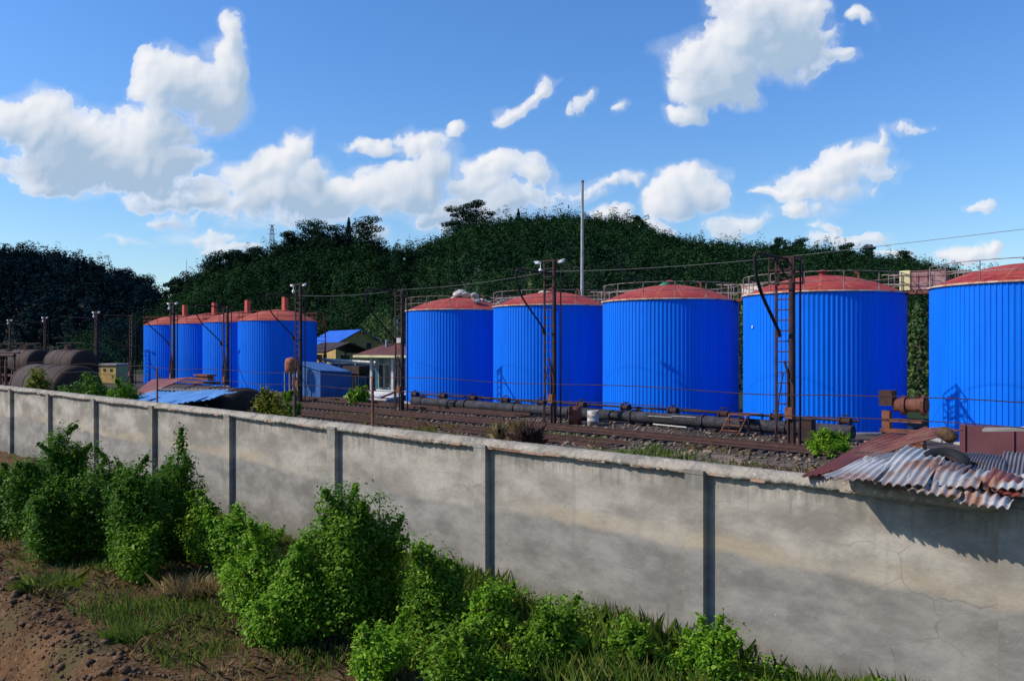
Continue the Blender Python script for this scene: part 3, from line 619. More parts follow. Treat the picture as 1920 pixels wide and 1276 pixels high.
# far tanks
RF = 4.35; HF = 7.8; DF = 50.4
tf0 = tof(521, DF)
flabs = ['far blue tank in front, with a spiral stair down its right side', 'far blue tank second from the spiral stair tank', 'far blue tank third from the spiral stair tank, mostly hidden', 'far blue tank at the left end of the distant group']
for k in range(4):
    T = thing('storage_tank', flabs[k], 'storage tank', W(DF, tf0-8.75*k), ROT, 'distant blue storage tanks')
    corr_shell(RF, HF, 96, 'shell', T)
    MB_ = MB(); dome(MB_, RF+.12, 1.35, HF+.01); MB_.build('dome_roof', M['dome2'], T)
    mb = MB(); railing_ring(mb, RF, 1.0, 12, z0=HF+.05, pr=.03, rr=.028); mb.build('railing', M['rail_r'], T)
    mb = MB(); mb.box((.2, .8, HF+1.95), (.62, .5, 1.7)).build('vent_box', M['ventred'], T)
    mb = MB(); mb.cyl((-.8, .6, HF+1.1), (-.8, .6, HF+1.5), .14, n=8).cyl((-.8, .6, HF+1.5), (-.8, .6, HF+1.56), .24, n=8).build('roof_valve', M['rust'], T)
    if k == 0:
        mb = MB(); pts = []
        for q in range(15):
            a = R(38+q*3.2); r1 = RF+.12; r2 = RF+1.0; z = HF-.1-q*.42
            p = [(r*math.cos(a), r*math.sin(a)) for r in (r1, r2)]
            mb.box(((r1+r2)/2*math.cos(a), (r1+r2)/2*math.sin(a), z), (r2-r1, .3, .05), a)
            mb.cyl((p[1][0], p[1][1], z), (p[1][0], p[1][1], z+1.05), .028, n=4); pts.append((p[1][0], p[1][1], z))
        mb.tube([(a, b, c+1.05) for a, b, c in pts], .035, 5).tube([(a, b, c+.5) for a, b, c in pts], .03, 5).tube(pts, .06, 5)
        mb.build('spiral_stair', M['rail_r'], T)

# ------------------------------------------------------------------ railway, pipeline
def railway(D, t0, t1, label, gauge=1.5):
    T = thing('railway_track', label, 'railway track', W(D, (t0+t1)/2), ROT, 'parallel railway tracks'); L = t1-t0
    for s in (-1, 1):
        mb = MB(); y = s*gauge/2
        mb.box((0, y, .16), (L, .14, .02)).box((0, y, .225), (L, .024, .11)).box((0, y, .30), (L, .07, .04)); mb.build('rail', M['rail'], T)
    sm = MB().box((0, 0, .045), (.24, 2.3, .11)).build('sleeper', M['sleeper'], T); n = int(L/.62)
    pos = sorted([-L/2+.62*(i+.5) for i in range(n)], key=lambda q: -q)
    sm.location.x = pos[0]
    for p in pos[1:100]:
        c = sm.copy(); col.objects.link(c); c.parent = T; c.location.x = p+rng.uniform(-.03, .03)
    mb = MB()
    for p in pos[100:]: mb.box((p, 0, .045), (.24, 2.3, .11))
    if len(pos) > 100: tag(mb.build('sleepers', M['sleeper'], T), kind='stuff')
railway(37.2, tof(420, 37.2), tof(2300, 37.2), 'rusty railway track running right under the hanging loading hoses')
railway(32.6, tof(480, 32.6), tof(1160, 32.6), 'overgrown railway track nearest to the concrete wall')
railway(40.9+1.2, tof(420, 42.1), tof(980, 42.1), 'dark railway track closest to the feet of the tanks')
# long black pipe
DP = 43.6
def pipeline():
    t0, t1 = tof(775, DP), tof(1600, DP); L = t1-t0
    T = thing('pipeline', 'thick black tarred pipeline lying along the foot of the near tanks', 'pipeline', W(DP, (t0+t1)/2), ROT)
    MB().cyl((-L/2, 0, .5), (L/2, 0, .5), .36, n=20).build('pipe', M['bitumen'], T)
    mb = MB(); mb.cyl((-L/2, .75, 1.02), (L/2, .75, 1.02), .07, n=8)
    mb.build('steam_pipe', M['rust'], T)
    k = 0; x = -L/2+1.2
    while x < L/2:
        MB().cyl((x, 0, .5), (x+.12, 0, .5), .43, n=20).build('flange', M['bitumen'], T)
        MB().box((x+1, 0, .06), (.35, 1.2, .12)).box((x+1, .75, .5), (.08, .08, .96)).build('support', M['rust'], T)
        x += 5.2
    for px in (773, 826, 882, 943, 1010, 1085, 1168, 1257, 1352, 1450, 1580):
        lx = tof(px, DP)-(t0+t1)/2; v = bpy.data.objects.new('valve', None)
        mb = MB(); mb.cyl((0, 0, .85), (0, 0, 1.15), .1, n=8).cyl((-.28, 0, 1.0), (.28, 0, 1.0), .17, n=10).cyl((0, 0, 1.15), (0, 0, 1.32), .035, n=6).cyl((-.3, 0, .98), (-.22, 0, .98), .24, n=10).cyl((.22, 0, .98), (.3, 0, .98), .24, n=10)
        o = mb.build('valve', M['rust'], T); o.location = (lx, .3, .02)
        w = MB(); w.tube([(.2*math.cos(a*.5236), .2*math.sin(a*.5236), 1.32) for a in range(13)], .025, 5)
        for a in range(3): w.cyl((.2*math.cos(a*2.09), .2*math.sin(a*2.09), 1.32), (0, 0, 1.32), .015, n=4)
        w.build('handwheel', M['rust'], o)
pipeline()
def drum(x, D, r, h, mat, label):
    T = thing('drum', label, 'drum', W(D, tof(x, D)), ROT, None)
    mb = MB(); mb.lathe([(.01, 0), (r, 0), (r, h*.31), (r+.02, h*.33), (r, h*.35), (r, h*.65), (r+.02, h*.67), (r, h*.69), (r, h), (r-.03, h), (r-.04, h-.03), (.01, h-.03)], 20); mb.build('drum_body', M[mat], T)
    MB().cyl((r*.5, 0, h-.03), (r*.5, 0, h+.01), .05, n=8).build('bung', M['rust'], T)
drum(1078, 41.2, .42, 1.15, 'rust2', 'rusty brown drum beside the tracks, left of the whitish drum')
drum(1112, 41.2, .36, .95, 'barrelw', 'whitish steel drum beside the black pipeline')
# short stair over the pipe, planks
T = thing('step_stile', 'small rusty steel stile over the black pipeline between two tanks', 'stile', W(42.6, tof(1383, 42.6)), ROT)
mb = MB(); mb.box((0, .9, 1.1), (1.3, 1.6, .06)).build('platform', M['rust2'], T)
mb = MB()
for q in range(3): mb.box((0, -.2-.3*q, .85-.28*q), (1.0, .26, .05))
for s in (-.55, .55): mb.tube([(s, .1, 1.08), (s, -1.0, .05)], .05, 5)
mb.build('steps', M['rust2'], T)
mb = MB()
for s in (-.6, .6):
    for yy in (.15, 1.65): mb.cyl((s, yy, 0), (s, yy, 1.08), .045, n=6)
mb.build('posts', M['rust'], T)
T = thing('scrap_sheets', 'pale broken boards leaning on the black pipeline', 'boards', W(42.9, tof(1245, 42.9)), ROT)
MB().box((0, 0, .55), (2.0, .05, .5), R(6), rx=R(50)).build('board', M['mortar'], T); MB().box((.8, -.5, .22), (2.6, .06, .22), R(-8), rx=R(70)).build('board', M['white'], T)
MB().box((1.5, -.1, .7), (1.6, .05, .3), R(3), rx=R(40)).build('board', M['mortar'], T)
T = thing('steel_box', 'small rusty steel box between the pipeline and the fourth near tank', 'box', W(41.5, tof(1513, 41.5)), ROT)
MB().box((0, 0, .65), (.7, .5, 1.1)).box((0, 0, 1.22), (.8, .6, .05)).build('body', M['rust'], T); MB().box((-.28, 0, .05), (.08, .4, .1)).box((.28, 0, .05), (.08, .4, .1)).build('feet', M['rust'], T)
T = thing('plate_barrier', 'long low purple brown steel plate wall below the rightmost tank', 'barrier', W(40.5, tof(1800, 40.5)), ROT)
MB().box((9, 0, .75), (18, .1, 1.5)).build('plate', M['brownplate'], T)
mb = MB()
for q in range(10): mb.box((.2+q*1.9, -.09, .75), (.1, .08, 1.5))
mb.build('stiffener', M['brownplate'], T)

# ------------------------------------------------------------------ loading masts
def mast(x, D, top, armz, label, lamps=False, thick=.17, cage=False, hang=False, bx=0):
    T = thing('loading_mast', label, 'loading mast', W(D, tof(x, D)), ROT, 'rusty ladder masts with loading arms')
    w = .42
    MB().box((-w, 0, top/2), (.1, .1, top)).build('leg', M['rust'], T)
    MB().cyl((w, 0, 0), (w, 0, top), thick, thick*.8, n=10).build('column', M['rust'], T)
    MB().box((w+.32, .25, top*.5), (.07, .07, top)).build('leg', M['rust'], T)
    z = .5; r0 = MB().box((0, 0, 0), (2*w-.1, .05, .06)).build('rung', M['rust'], T); r0.location = (0, 0, z); z += .52
    while z < top-.1:
        c = r0.copy(); col.objects.link(c); c.parent = T; c.location = (0, 0, z); z += .52
    MB().box((0, 0, top), (2*w+.25, .2, .1)).build('top_plate', M['rust'], T)
    if cage:
        mb = MB()
        for zz in (top-1.3, top-.65, top-.05): mb.box((.1, -.5, zz), (1.3, .05, .06)).box((.1, .5, zz), (1.3, .05, .06)).box((-.55, 0, zz), (.05, 1, .06)).box((.75, 0, zz), (.05, 1, .06))
        for sx in (-.55, .75):
            for sy in (-.5, .5): mb.box((sx, sy, top-.67), (.06, .06, 1.36))
        mb.build('cage', M['rust'], T)
    a = MB(); a.tube([(w*.4, 0, armz), (w*.4, -1.5, armz+.04), (w*.4, -2.9, armz+.1), (w*.4, -3.1, armz+.05), (w*.4, -3.2, armz-.12)], .065, 8); arm = a.build('arm', M['rust'], T)
    mb = MB(); mb.tube([(w*.4, -.05, armz-.9), (w*.4, -1.3, armz+.0)], .04, 5).build('brace', M['rust'], arm)
    h = MB(); P0 = Vector((w*.4, -3.2, armz-.12)); P3 = Vector((w*.2-.15, -.5, armz-3.5)); P1 = P0+Vector((0, .0, -1.5)); P2 = P3+Vector((0, -1.0, 1.15))
    h.tube([P0*(1-q)**3+P1*3*q*(1-q)**2+P2*3*q*q*(1-q)+P3*q**3 for q in [k/14 for k in range(15)]], .085 if cage else .055, 8); h.build('hose', M['rubber'], T)
    MB().cyl(P3, P3+Vector((0, .12, -.35)), .12, n=8).build('nozzle', M['rust'], T)
    mb = MB(); mb.box((w+.05, -.3, 1.65), (.4, .35, .55)).build('control_box', M['rust2'], T)
    mb = MB(); mb.tube([(w-.1, -.2, 0), (w-.1, -.2, 3.6), (w-.3, -.2, 4.2)], .06, 6).tube([(w+.2, -.25, 0), (w+.18, -.25, 3.0), (w+.0, -.2, 3.3)], .07, 6).tube([(-w+.02, -.2, .1), (-w+.3, -.25, 2.5), (-w+.5, -.25, 3.6)], .035, 5).build('riser_pipe', M['rust'], T)
    if lamps:
        for s in (-1, 1):
            b = MB(); b.tube([(s*.3, 0, top-.05), (s*.85, 0, top+.02)], .035, 5); br = b.build('lamp_bracket', M['rust'], T)
            l = MB(); l.blob((0, 0, 0), (.32, .12, .07), 3, amp=.03, sub=2); lo = l.build('lamp', M['lampw'], T); lo.location = (s*1.0, 0, top-.02+(.0 if s < 0 else -.05)); lo.rotation_euler = (0, R(8 if s < 0 else -16), R(15))
            g = MB(); g.blob((0, 0, -.08), (.2, .13, .06), 4, amp=.02).build('lens', M['glassb'], lo)
        g = MB(); g.cyl((-.72, -.05, top-.1), (-.72, -.05, top-.45), .025, n=5).blob((-.72, -.05, top-.6), (.13, .13, .17), 1, amp=.02).build('bulb', M['glassb'], T)
    return T
masts = [(1470, 39.7, 9.35, 9.25, 'ladder mast with cage top and hose, in front of the fourth near tank', dict(thick=.19, cage=True)),
 (1030, 40.0, 10.35, 9.55, 'lamp bearing ladder mast in front of the second near tank', dict(lamps=True, thick=.15)),
 (748, 40.2, 9.1, 9.1, 'dark ladder mast just left of the leftmost near tank', dict(thick=.15)),
 (559, 40.4, 10.45, 9.35, 'lamp bearing mast in front of the far tank with the spiral stair', dict(lamps=True, thick=.17)),
 (423, 40.6, 8.9, 8.9, 'ladder mast overlapping the two middle far tanks', dict(thick=.15)),
 (323, 40.8, 9.8, 8.9, 'lamp bearing mast in front of the leftmost far tank', dict(lamps=True, thick=.17)),
 (246, 41.0, 8.7, 8.6, 'unlit mast standing left of all the blue tanks', dict(thick=.15)),
 (180, 41.0, 9.5, 8.6, 'lamp mast behind the end of the rusty tank wagon', dict(lamps=True, thick=.22)),
 (84, 41.0, 9.3, 8.5, 'second distant lamp mast from the left edge', dict(lamps=True, thick=.15)),
 (18, 41.0, 9.3, 8.5, 'most distant lamp mast at the left edge of the photo', dict(lamps=True, thick=.15))]
mobs = []
for x, D, top, az, lb, kw in masts: mobs.append(mast(x, D, top, az, lb, **kw))
# overhead wires
def wire(name, a, b, sag, r, mat, label, parent=None, n=24):
    a = Vector(a); b = Vector(b); pts = [(a.lerp(b, k/n)-Vector((0, 0, sag*4*(k/n)*(1-k/n))))-a for k in range(n+1)]
    o = MB().tube(pts, r, 5, caps=False).build(name, mat, None, a); tag(o, label, 'wire', 'overhead wires strung along the masts'); return o
wm = gmat('aluminium_wire', (.16, .16, .17), scale=1, bump=0)
pm = [Vector(o.location)+Vector((0, 0, masts[i][3]+.12)) for i, o in enumerate(mobs)]
wire('overhead_wire', pm[1], pm[0], .15, .012, wm, 'thin overhead wire between the lamp mast and the cage topped mast')
wire('overhead_wire', pm[0], W(38, tof(1920, 38)+30, 11.0), .15, .012, wm, 'thin overhead wire leaving the cage topped mast to the right')
wire('overhead_wire', pm[2]+Vector((0, 0, .05)), pm[1], .2, .012, wm, 'thin overhead wire between the dark mast and the lamp mast')
wire('overhead_wire', pm[3], pm[2], .2, .012, wm, 'thin overhead wire left of the near tanks')

# ------------------------------------------------------------------ boundary wall
DW = 11.7; ZW = 2.9
wl0, wl1 = tof(-60, DW), tof(2080, DW)
tm = (wl0+wl1)/2
wall = thing('concrete_wall', 'long stained grey plaster boundary wall with rendered piers and coping', 'wall', W(DW, tm), ROT)
mb = MB(); L = wl1-wl0; N = 160
mb.box((0, .11, ZW/2-.25), (L, .22, ZW+.5)); mb.build('wall_body', M['wall'], wall)
rr = random.Random(3)
jit = [rr.uniform(-.011, .011) for _ in range(97)]
vs = []; fs = []
NC = 1500
for i in range(NC+1):
    x = -L/2+L*i/NC; a = .01*math.sin(i*.06)+.012*math.sin(i*.014+2)+jit[i//3 % 97]*.6; o = .01*math.sin(i*.037+1)+jit[(i//2+31) % 89]*1.3
    prof = [(-.1+o, ZW-.02+a*1.4), (-.112+o*.8, ZW+.035+a), (-.085+o*.5, ZW+.075+a*.6), (.02+a, ZW+.15+a*.5+rr.uniform(-.005, .005)), (.19, ZW+.155+rr.uniform(-.005, .005)), (.3, ZW+.08), (.32, ZW+.0)]
    vs += [(x, y, z) for y, z in prof]
for i in range(NC):
    for j in range(6): fs.append((i*7+j, (i+1)*7+j, (i+1)*7+j+1, i*7+j+1))
    fs.append((i*7, i*7+6, (i+1)*7+6, (i+1)*7))
mb = MB(); mb.add(vs, fs, 0, True).build('coping', M['cap'], wall)
mb = MB()
for i in range(60):
    x = rr.uniform(-L/2+2, L/2-1)
    if rr.random() < .5: x = rr.uniform(tof(560, DW), tof(1450, DW))-tm
    mb.box((x, -.05, ZW+.02+rr.uniform(-.012, .01)), (rr.uniform(.2, .6), .115, .045), 0)
mb.build('exposed_bricks', M['brick'], wall)
for px in (-42, 25, 97, 183, 293, 438, 636, 918, 1325, 1932):
    t = tof(px, DW)-tm
    v = [(-.24, -.1), (.1, -.1), (.1, .02), (-.24, .02)]
    mb = MB(); mb.box((t-.14, -.07, ZW/2-.2), (.34, .16, ZW+.5)); mb.box((t-.14, -.078, ZW+.03), (.35, .165, .06)); mb.build('pier', M['wall'], wall)
# wire strands and posts on the wall
fence = thing('wire_fence', 'thin wire strands on rusty posts standing on top of the boundary wall', 'wire fence', W(DW+.1, tm, ZW+.1), ROT)
for px in (5, 289, 692):
    t = tof(px, DW)-tm; mb = MB(); mb.box((t, 0, .6), (.045, .045, 1.25)).box((t, .04, .9), (.14, .03, .03)).build('post', M['rust2'], fence)
t = tof(2075, DW)-tm; MB().box((t, 0, .6), (.06, .06, 1.25)).build('post', M['rust2'], fence)
for z in (.92, 1.23):
    pts = [(-L/2+L*k/120, 0, z+.03*math.sin(k*.5)-.03*((k % 14)/14*(1-(k % 14)/14))*4) for k in range(121)]
    mb = MB(); mb.tube(pts, .007, 4, caps=False)
    mb.build('wire_strand', M['rust'], fence)

# ------------------------------------------------------------------ corrugated sheets
def corrugated(L, Wd, pitch, amp, fn=None, ragged=.0, seed=0, step=8):
    """L along local x with the waves across x, Wd along y; returns verts, faces"""
    r = random.Random(seed); nx = int(L/pitch*step); ny = 6; vs = []
    cut = [r.uniform(-ragged, ragged) for _ in range(nx//6+2)]
    for j in range(ny+1):
        for i in range(nx+1):
            x = L*i/nx; y = Wd*j/ny+(cut[i//6] if j == 0 else 0); z = amp*math.sin(2*math.pi*x/pitch)+.012*math.sin(y*3+seed)
            vs.append((x, y, z))
    fs = [(j*(nx+1)+i, j*(nx+1)+i+1, (j+1)*(nx+1)+i+1, (j+1)*(nx+1)+i) for j in range(ny) for i in range(nx)]
    return vs, fs
def sheet(name, parent, loc, L, Wd, pitch, amp, mat, rx=0, ry=0, rz=0, ragged=.03, seed=0):
    vs, fs = corrugated(L, Wd, pitch, amp, ragged=ragged, seed=seed)
    vs2 = vs+[(x, y, z-.008) for x, y, z in vs]; n = len(vs)
    mb = MB(); mb.add(vs2, fs+[tuple(i+n for i in reversed(f)) for f in fs], 0, True)
    o = mb.build(name, M[mat], parent, loc); o.rotation_euler = (rx, ry, rz); return o
def pt(x, y, D): return Vector(((x-960)/F*dep(x, D), dep(x, D), zof(y, dep(x, D))))
def quadsheet(name, parent, P, mat, waves, amp=.03, nu=None):
    """corrugated patch through four world points P00,P10,P11,P01; waves run across u"""
    inv = Matrix.Translation(parent.location) @ Matrix.Rotation(ROT, 4, 'Z'); inv = inv.inverted(); P = [inv @ Vector(p) for p in P]
    nu = waves*12; nv = 6; nrm = (P[1]-P[0]).cross(P[3]-P[0]).normalized(); vs = []; r = random.Random(int(amp*1000)+waves)
    for j in range(nv+1):
        for i in range(nu+1):
            u = i/nu; v = j/nv; v2 = v*(1+.0)+(r.uniform(-.012, .012) if j in (0, nv) else 0)
            p = (P[0]*(1-u)+P[1]*u)*(1-v2)+(P[3]*(1-u)+P[2]*u)*v2; vs.append(p+nrm*(amp*.55*math.sin(2*math.pi*u*waves*1.5)+.03*math.sin(3.1*u+5*v+waves)))
    fs = [(j*(nu+1)+i, j*(nu+1)+i+1, (j+1)*(nu+1)+i+1, (j+1)*(nu+1)+i) for j in range(nv) for i in range(nu)]
    n = len(vs); vs = vs+[p-nrm*.01 for p in vs]; fs = fs+[tuple(i+n for i in reversed(f)) for f in fs]
    return MB().add(vs, fs, 0, True).build(name, M[mat], parent)
roof = thing('shed_roof', 'tattered rusty corrugated shed roof resting over the right end of the boundary wall', 'shed roof', W(DW, tof(1540, DW), ZW), ROT)
sl = R(13)
def roof_q(name, P, mat, waves, amp=.028): return quadsheet(name, roof, [pt(*p) for p in P], mat, waves, amp)
roof_q('roof_sheet', [(1538, 889, 10.95), (1640, 901, 10.78), (1712, 838, 13.6), (1655, 848, 13.6)], 'sheet', 4)
roof_q('roof_sheet', [(1628, 897, 10.78), (1735, 912, 10.75), (1778, 842, 13.4), (1700, 836, 13.4)], 'sheet', 4)
roof_q('roof_sheet', [(1722, 902, 11.0), (1835, 916, 10.95), (1850, 880, 12.3), (1752, 869, 12.3)], 'sheet', 4)
roof_q('roof_sheet', [(1822, 908, 11.2), (1960, 924, 11.15), (1960, 892, 12.3), (1835, 877, 12.3)], 'sheet', 5)
roof_q('roof_sheet', [(1690, 908, 10.75), (1800, 934, 10.65), (1812, 905, 11.5), (1705, 889, 11.5)], 'sheet', 4, .034)
roof_q('roof_sheet', [(1788, 933, 10.65), (1893, 954, 10.6), (1905, 922, 11.4), (1800, 903, 11.5)], 'sheet', 4, .034)
roof_q('ridge_sheet', [(1500, 889, 11.45), (1566, 884, 11.7), (1742, 815, 15.6), (1664, 812, 16.0)], 'redsheet', 4, .02)
roof_q('ridge_sheet', [(1560, 878, 12.0), (1600, 873, 12.3), (1806, 801, 16.0), (1732, 803, 16.4)], 'redsheet', 3, .02)
roof_q('roof_sheet', [(1780, 886, 12.2), (1880, 893, 12.2), (1890, 850, 14.6), (1812, 852, 14.6)], 'greysheet', 9, .026)
roof_q('roof_sheet', [(1868, 889, 12.1), (1990, 900, 12.1), (1990, 852, 14.6), (1882, 850, 14.6)], 'greysheet', 9, .026)
MB().box((2.6, .35, .02), (5.6, .08, .08)).box((2.6, 1.6, .32), (5.6, .08, .08), ry=0).build('roof_timber', M['sleeper'], roof)
roof_q('loose_sheet', [(1600, 884, 11.5), (1690, 893, 11.4), (1700, 862, 12.6), (1622, 858, 12.6)], 'sheet', 3, .02)
roof_q('loose_sheet', [(1840, 905, 11.2), (1912, 930, 11.1), (1935, 895, 12.0), (1862, 880, 12.0)], 'redsheet', 3, .02)
roof_q('loose_sheet', [(1745, 893, 11.5), (1800, 899, 11.5), (1822, 868, 12.8), (1768, 865, 12.8)], 'greysheet', 3, .02)
# weights lying on the roof
def weight(x, y, z, s, mat, lab, nm='stone', seed=0):
    p = W(DW+y, tof(1540, DW)+x, ZW+z); o = MB().blob((0, 0, 0), (s[0], s[1], s[2]), seed, amp=.3).build(nm, M['ditchstone'], None, p); o.rotation_euler = (0, 0, ROT); tag(o, lab, 'stone'); return o
weight(.75, 2.9, .6, (.16, .14, .1), 'stone', 'tan stone weighing down the red rusty sheet', seed=4)


ty = thing('tyre', 'worn black tyre lying on the rusty shed roof', 'tyre', pt(1772, 868, 12.9), ROT)
mb = MB(); mb.tube([(.24*math.cos(k*.3142), .24*math.sin(k*.3142), 0) for k in range(21)], .1, 10); o = mb.build('tread', M['rubber'], ty); ty.rotation_euler = (R(24), R(10), ROT)
MB().tube([(.16*math.cos(k*.3142), .16*math.sin(k*.3142), 0) for k in range(21)], .035, 6).build('bead', M['rust'], ty)
# rusty machine behind the roof
mc = thing('rusty_machine', 'rusty brown machine with a drum and flat beams behind the shed roof', 'machine', W(16.6, tof(1685, 16.6), 0), ROT)
mc.scale = (.72, .72, .97)
mb = MB(); mb.box((-.3, 0, 1.9), (.2, .2, 3.8)).build('column', M['rust2'], mc)
MB().cyl((-.1, 0, 3.92), (.75, -.1, 3.94), .13, n=14).cyl((.1, -.02, 3.92), (.2, -.02, 3.92), .19, n=14).cyl((.62, -.08, 3.94), (.7, -.08, 3.94), .2, n=14).build('drum', M['rust2'], mc)
MB().box((.1, 0, 3.62), (1.0, .2, .06)).box((.1, -.05, 3.42), (1.05, .25, .07)).box((.15, 0, 3.22), (1.0, .22, .06)).build('beam', M['rust2'], mc)
MB().box((-.28, 0, 4.05), (.34, .34, .3)).build('motor', M['rust'], mc); MB().box((.5, 0, 1.6), (.16, .16, 3.3)).box((.5, 0, 3.05), (.3, .3, .25)).build('stand', M['rust2'], mc)
T = thing('board', 'pale weathered boards lying above the rusty shed roof', 'boards', W(DW+3.4, tof(1540, DW)+1.75, ZW+.72), ROT)
MB().box((0, 0, 0), (1.2, .35, .04), R(8), ry=R(-4)).build('plank', M['mortar'], T); MB().box((.5, .1, .06), (1.3, .25, .04), R(-6), ry=R(-6)).build('plank', M['sheet'], T)

# ------------------------------------------------------------------ scrap behind the left part of the wall
def htank(x, D, r, L, zc, label, mat='rustwag', name='rusty_tank'):
    """horizontal tank, near end on the sight line x"""
    T = thing(name, label, 'tank', W(D, tof(x, D)), ROT)
    pr = [(-L, .02), (-L-.0, r*.6), (-L+.25, r*.93), (-L+.4, r), (-.4, r), (-.22, r*.93), (-.06, r*.6), (0, .02)]
    n = 36; vs = [(px, q*math.cos(2*math.pi*k/n), zc+q*math.sin(2*math.pi*k/n)) for px, q in pr for k in range(n)]
    mb = MB(); mb.add(vs, [(i*n+k, i*n+(k+1) % n, (i+1)*n+(k+1) % n, (i+1)*n+k) for i in range(len(pr)-1) for k in range(n)], 0, True); mb.build('barrel', M[mat], T)
    mb = MB()
    for q in (.08, .36, .64, .92):
        vv = [(-L*q+dx, (r+dr)*math.cos(2*math.pi*k/n), zc+(r+dr)*math.sin(2*math.pi*k/n)) for dx, dr in ((-.05, 0), (-.05, .03), (.05, .03), (.05, 0)) for k in range(n)]
        mb.add(vv, [(i*n+k, i*n+(k+1) % n, (i+1)*n+(k+1) % n, (i+1)*n+k) for i in range(3) for k in range(n)])
    mb.build('hoop', M['rust'], T)
    mb = MB()
    for q in (.2, .8): mb.box((-L*q, 0, (zc-r)/2+.1), (.4, r*1.5, max(.3, zc-r+.5)))
    mb.build('saddle', M['rust'], T); return T
htank(468, 16.5, 1.45, 7, 1.8, 'dark round ended scrap tank under the sky blue sheets')
htank(150, 17.5, 1.45, 9, 2.35, 'large brown scrap tank behind the yellow green shrub at the left')
def wagon(x, D, label, L=9.5):
    T = htank(x, D, 1.5, L, 3.1, label, name='tank_wagon'); T['category'] = 'tank wagon'; T['group'] = 'tank wagons at the left'
    MB().cyl((-L/2, 0, 4.5), (-L/2, 0, 5.05), .55, n=20).cyl((-L/2, 0, 5.05), (-L/2, 0, 5.15), .6, .5, n=20).build('dome', M['rustwag'], T)
    MB().box((-L/2, 0, 1.25), (L+1.2, 2.2, .3)).build('underframe', M['rust'], T)
    for q in (.14, .3, .7, .86):
        for s in (-.75, .75):
            MB().cyl((-L*q, s-.06, .8), (-L*q, s+.06, .8), .46, n=22).build('wheel', M['rust'], T)
    mb = MB()
    for s in (-1.2, 1.2):
        mb.tube([(-L*.25, s*.6, 5.35), (-L*.75, s*.6, 5.35)], .03, 5)
        for q in (.25, .42, .58, .75): mb.cyl((-L*q, s*.6, 4.4), (-L*q, s*.6, 5.35), .03, n=5)
    mb.build('handrail', M['rust'], T)
    mb = MB()
    for s in (-.9, .9): mb.cyl((.4, s, 1.25), (.75, s, 1.25), .18, n=10)
    mb.build('buffer', M['rust'], T); return T
railway(33.2, tof(-80, 33.2), tof(250, 33.2), 'hidden siding carrying the rusty tank wagons', 1.5)
wagon(160, 33.2, 'nearest rusty tank wagon with its round dark end showing')
wagon(76, 33.2, 'second rusty tank wagon, half hidden behind the nearest one')
wagon(22, 33.2, 'third rusty tank wagon at the left edge of the photo')
wagon(62, 37.2, 'small looking rusty tank wagon on the farther track', 8)
ps = thing('pipe_rack', 'low rusty pipe rack in front of the tank wagons at the left edge', 'pipe rack', W(24, tof(8, 24)), ROT)
MB().tube([(-3, 0, 4.1), (3.4, 0, 4.1)], .16, 8).tube([(-3, .4, 4.35), (3.4, .4, 4.35)], .1, 8).build('pipe', M['rust'], ps)
mb = MB()
for q in (-2, 0, 2.6): mb.box((q, .2, 2), (.14, .14, 4.0))
mb.build('upright', M['rust'], ps)
# sky blue and grey sheets over the scrap tank
cv = thing('lean_to_roof', 'sky blue and grey corrugated sheets laid over scrap behind the wall', 'lean-to roof', W(13.2, tof(430, 13.2), 0), ROT)
quadsheet('blue_sheet', cv, [pt(205, 753, 13), pt(262, 756, 12.7), pt(352, 728, 16), pt(318, 728, 16.2)], 'blueoldsheet', 4, .035)
quadsheet('blue_sheet', cv, [pt(256, 756, 12.7), pt(312, 758, 12.6), pt(392, 731, 15.6), pt(348, 731, 15.8)], 'blueoldsheet', 4, .035)
quadsheet('blue_sheet', cv, [pt(300, 758, 12.5), pt(368, 752, 12.9), pt(432, 728, 15.4), pt(386, 731, 15.5)], 'blueoldsheet', 4, .035)
quadsheet('blue_sheet', cv, [pt(352, 753, 12.8), pt(400, 746, 13.3), pt(444, 733, 14.6), pt(410, 735, 14.8)], 'blueoldsheet', 3, .035)
quadsheet('cement_sheet', cv, [pt(288, 729, 15.2), pt(405, 735, 15.6), pt(432, 722, 17.3), pt(330, 722, 17.4)], 'mortar', 10, .04)
MB().box((-1.2, 1.5, 1.4), (.1, .1, 2.8)).box((-4.2, 1.2, 1.4), (.1, .1, 2.8)).box((-1.0, 3.0, 1.6), (.1, .1, 3.2)).build('prop', M['sleeper'], cv)
rs = thing('scrap_heap', 'rust red steel beams and plates piled above the blue sheets', 'scrap', W(19, tof(345, 19), 0), ROT)
quadsheet('plate', rs, [pt(238, 744, 17.5), pt(290, 735, 17.5), pt(352, 706, 20), pt(285, 712, 20)], 'redsheet', 3, .02)
MB().box((.5, .6, 3.1), (3.6, .25, .12), R(4)).box((.5, .6, 3.27), (3.4, .14, .1), R(-3)).build('beam', M['rust2'], rs)
MB().box((1.7, .3, 3.5), (1.5, .5, .08)).box((1.7, .3, 3.36), (1.3, .3, .2)).box((1.7, .1, 3.15), (1.5, .5, .09)).build('beam', M['rust2'], rs)
MB().box((0, .6, 1.5), (.3, .3, 3)).box((1.7, .5, 1.5), (.3, .3, 3)).build('stand', M['rust'], rs)

# ------------------------------------------------------------------ buildings and small yard things
def bld(x, Y, label, cat, name, rz=ROT, group=None): return thing(name, label, cat, ((x-960)/F*Y, Y, 0), rz, group)
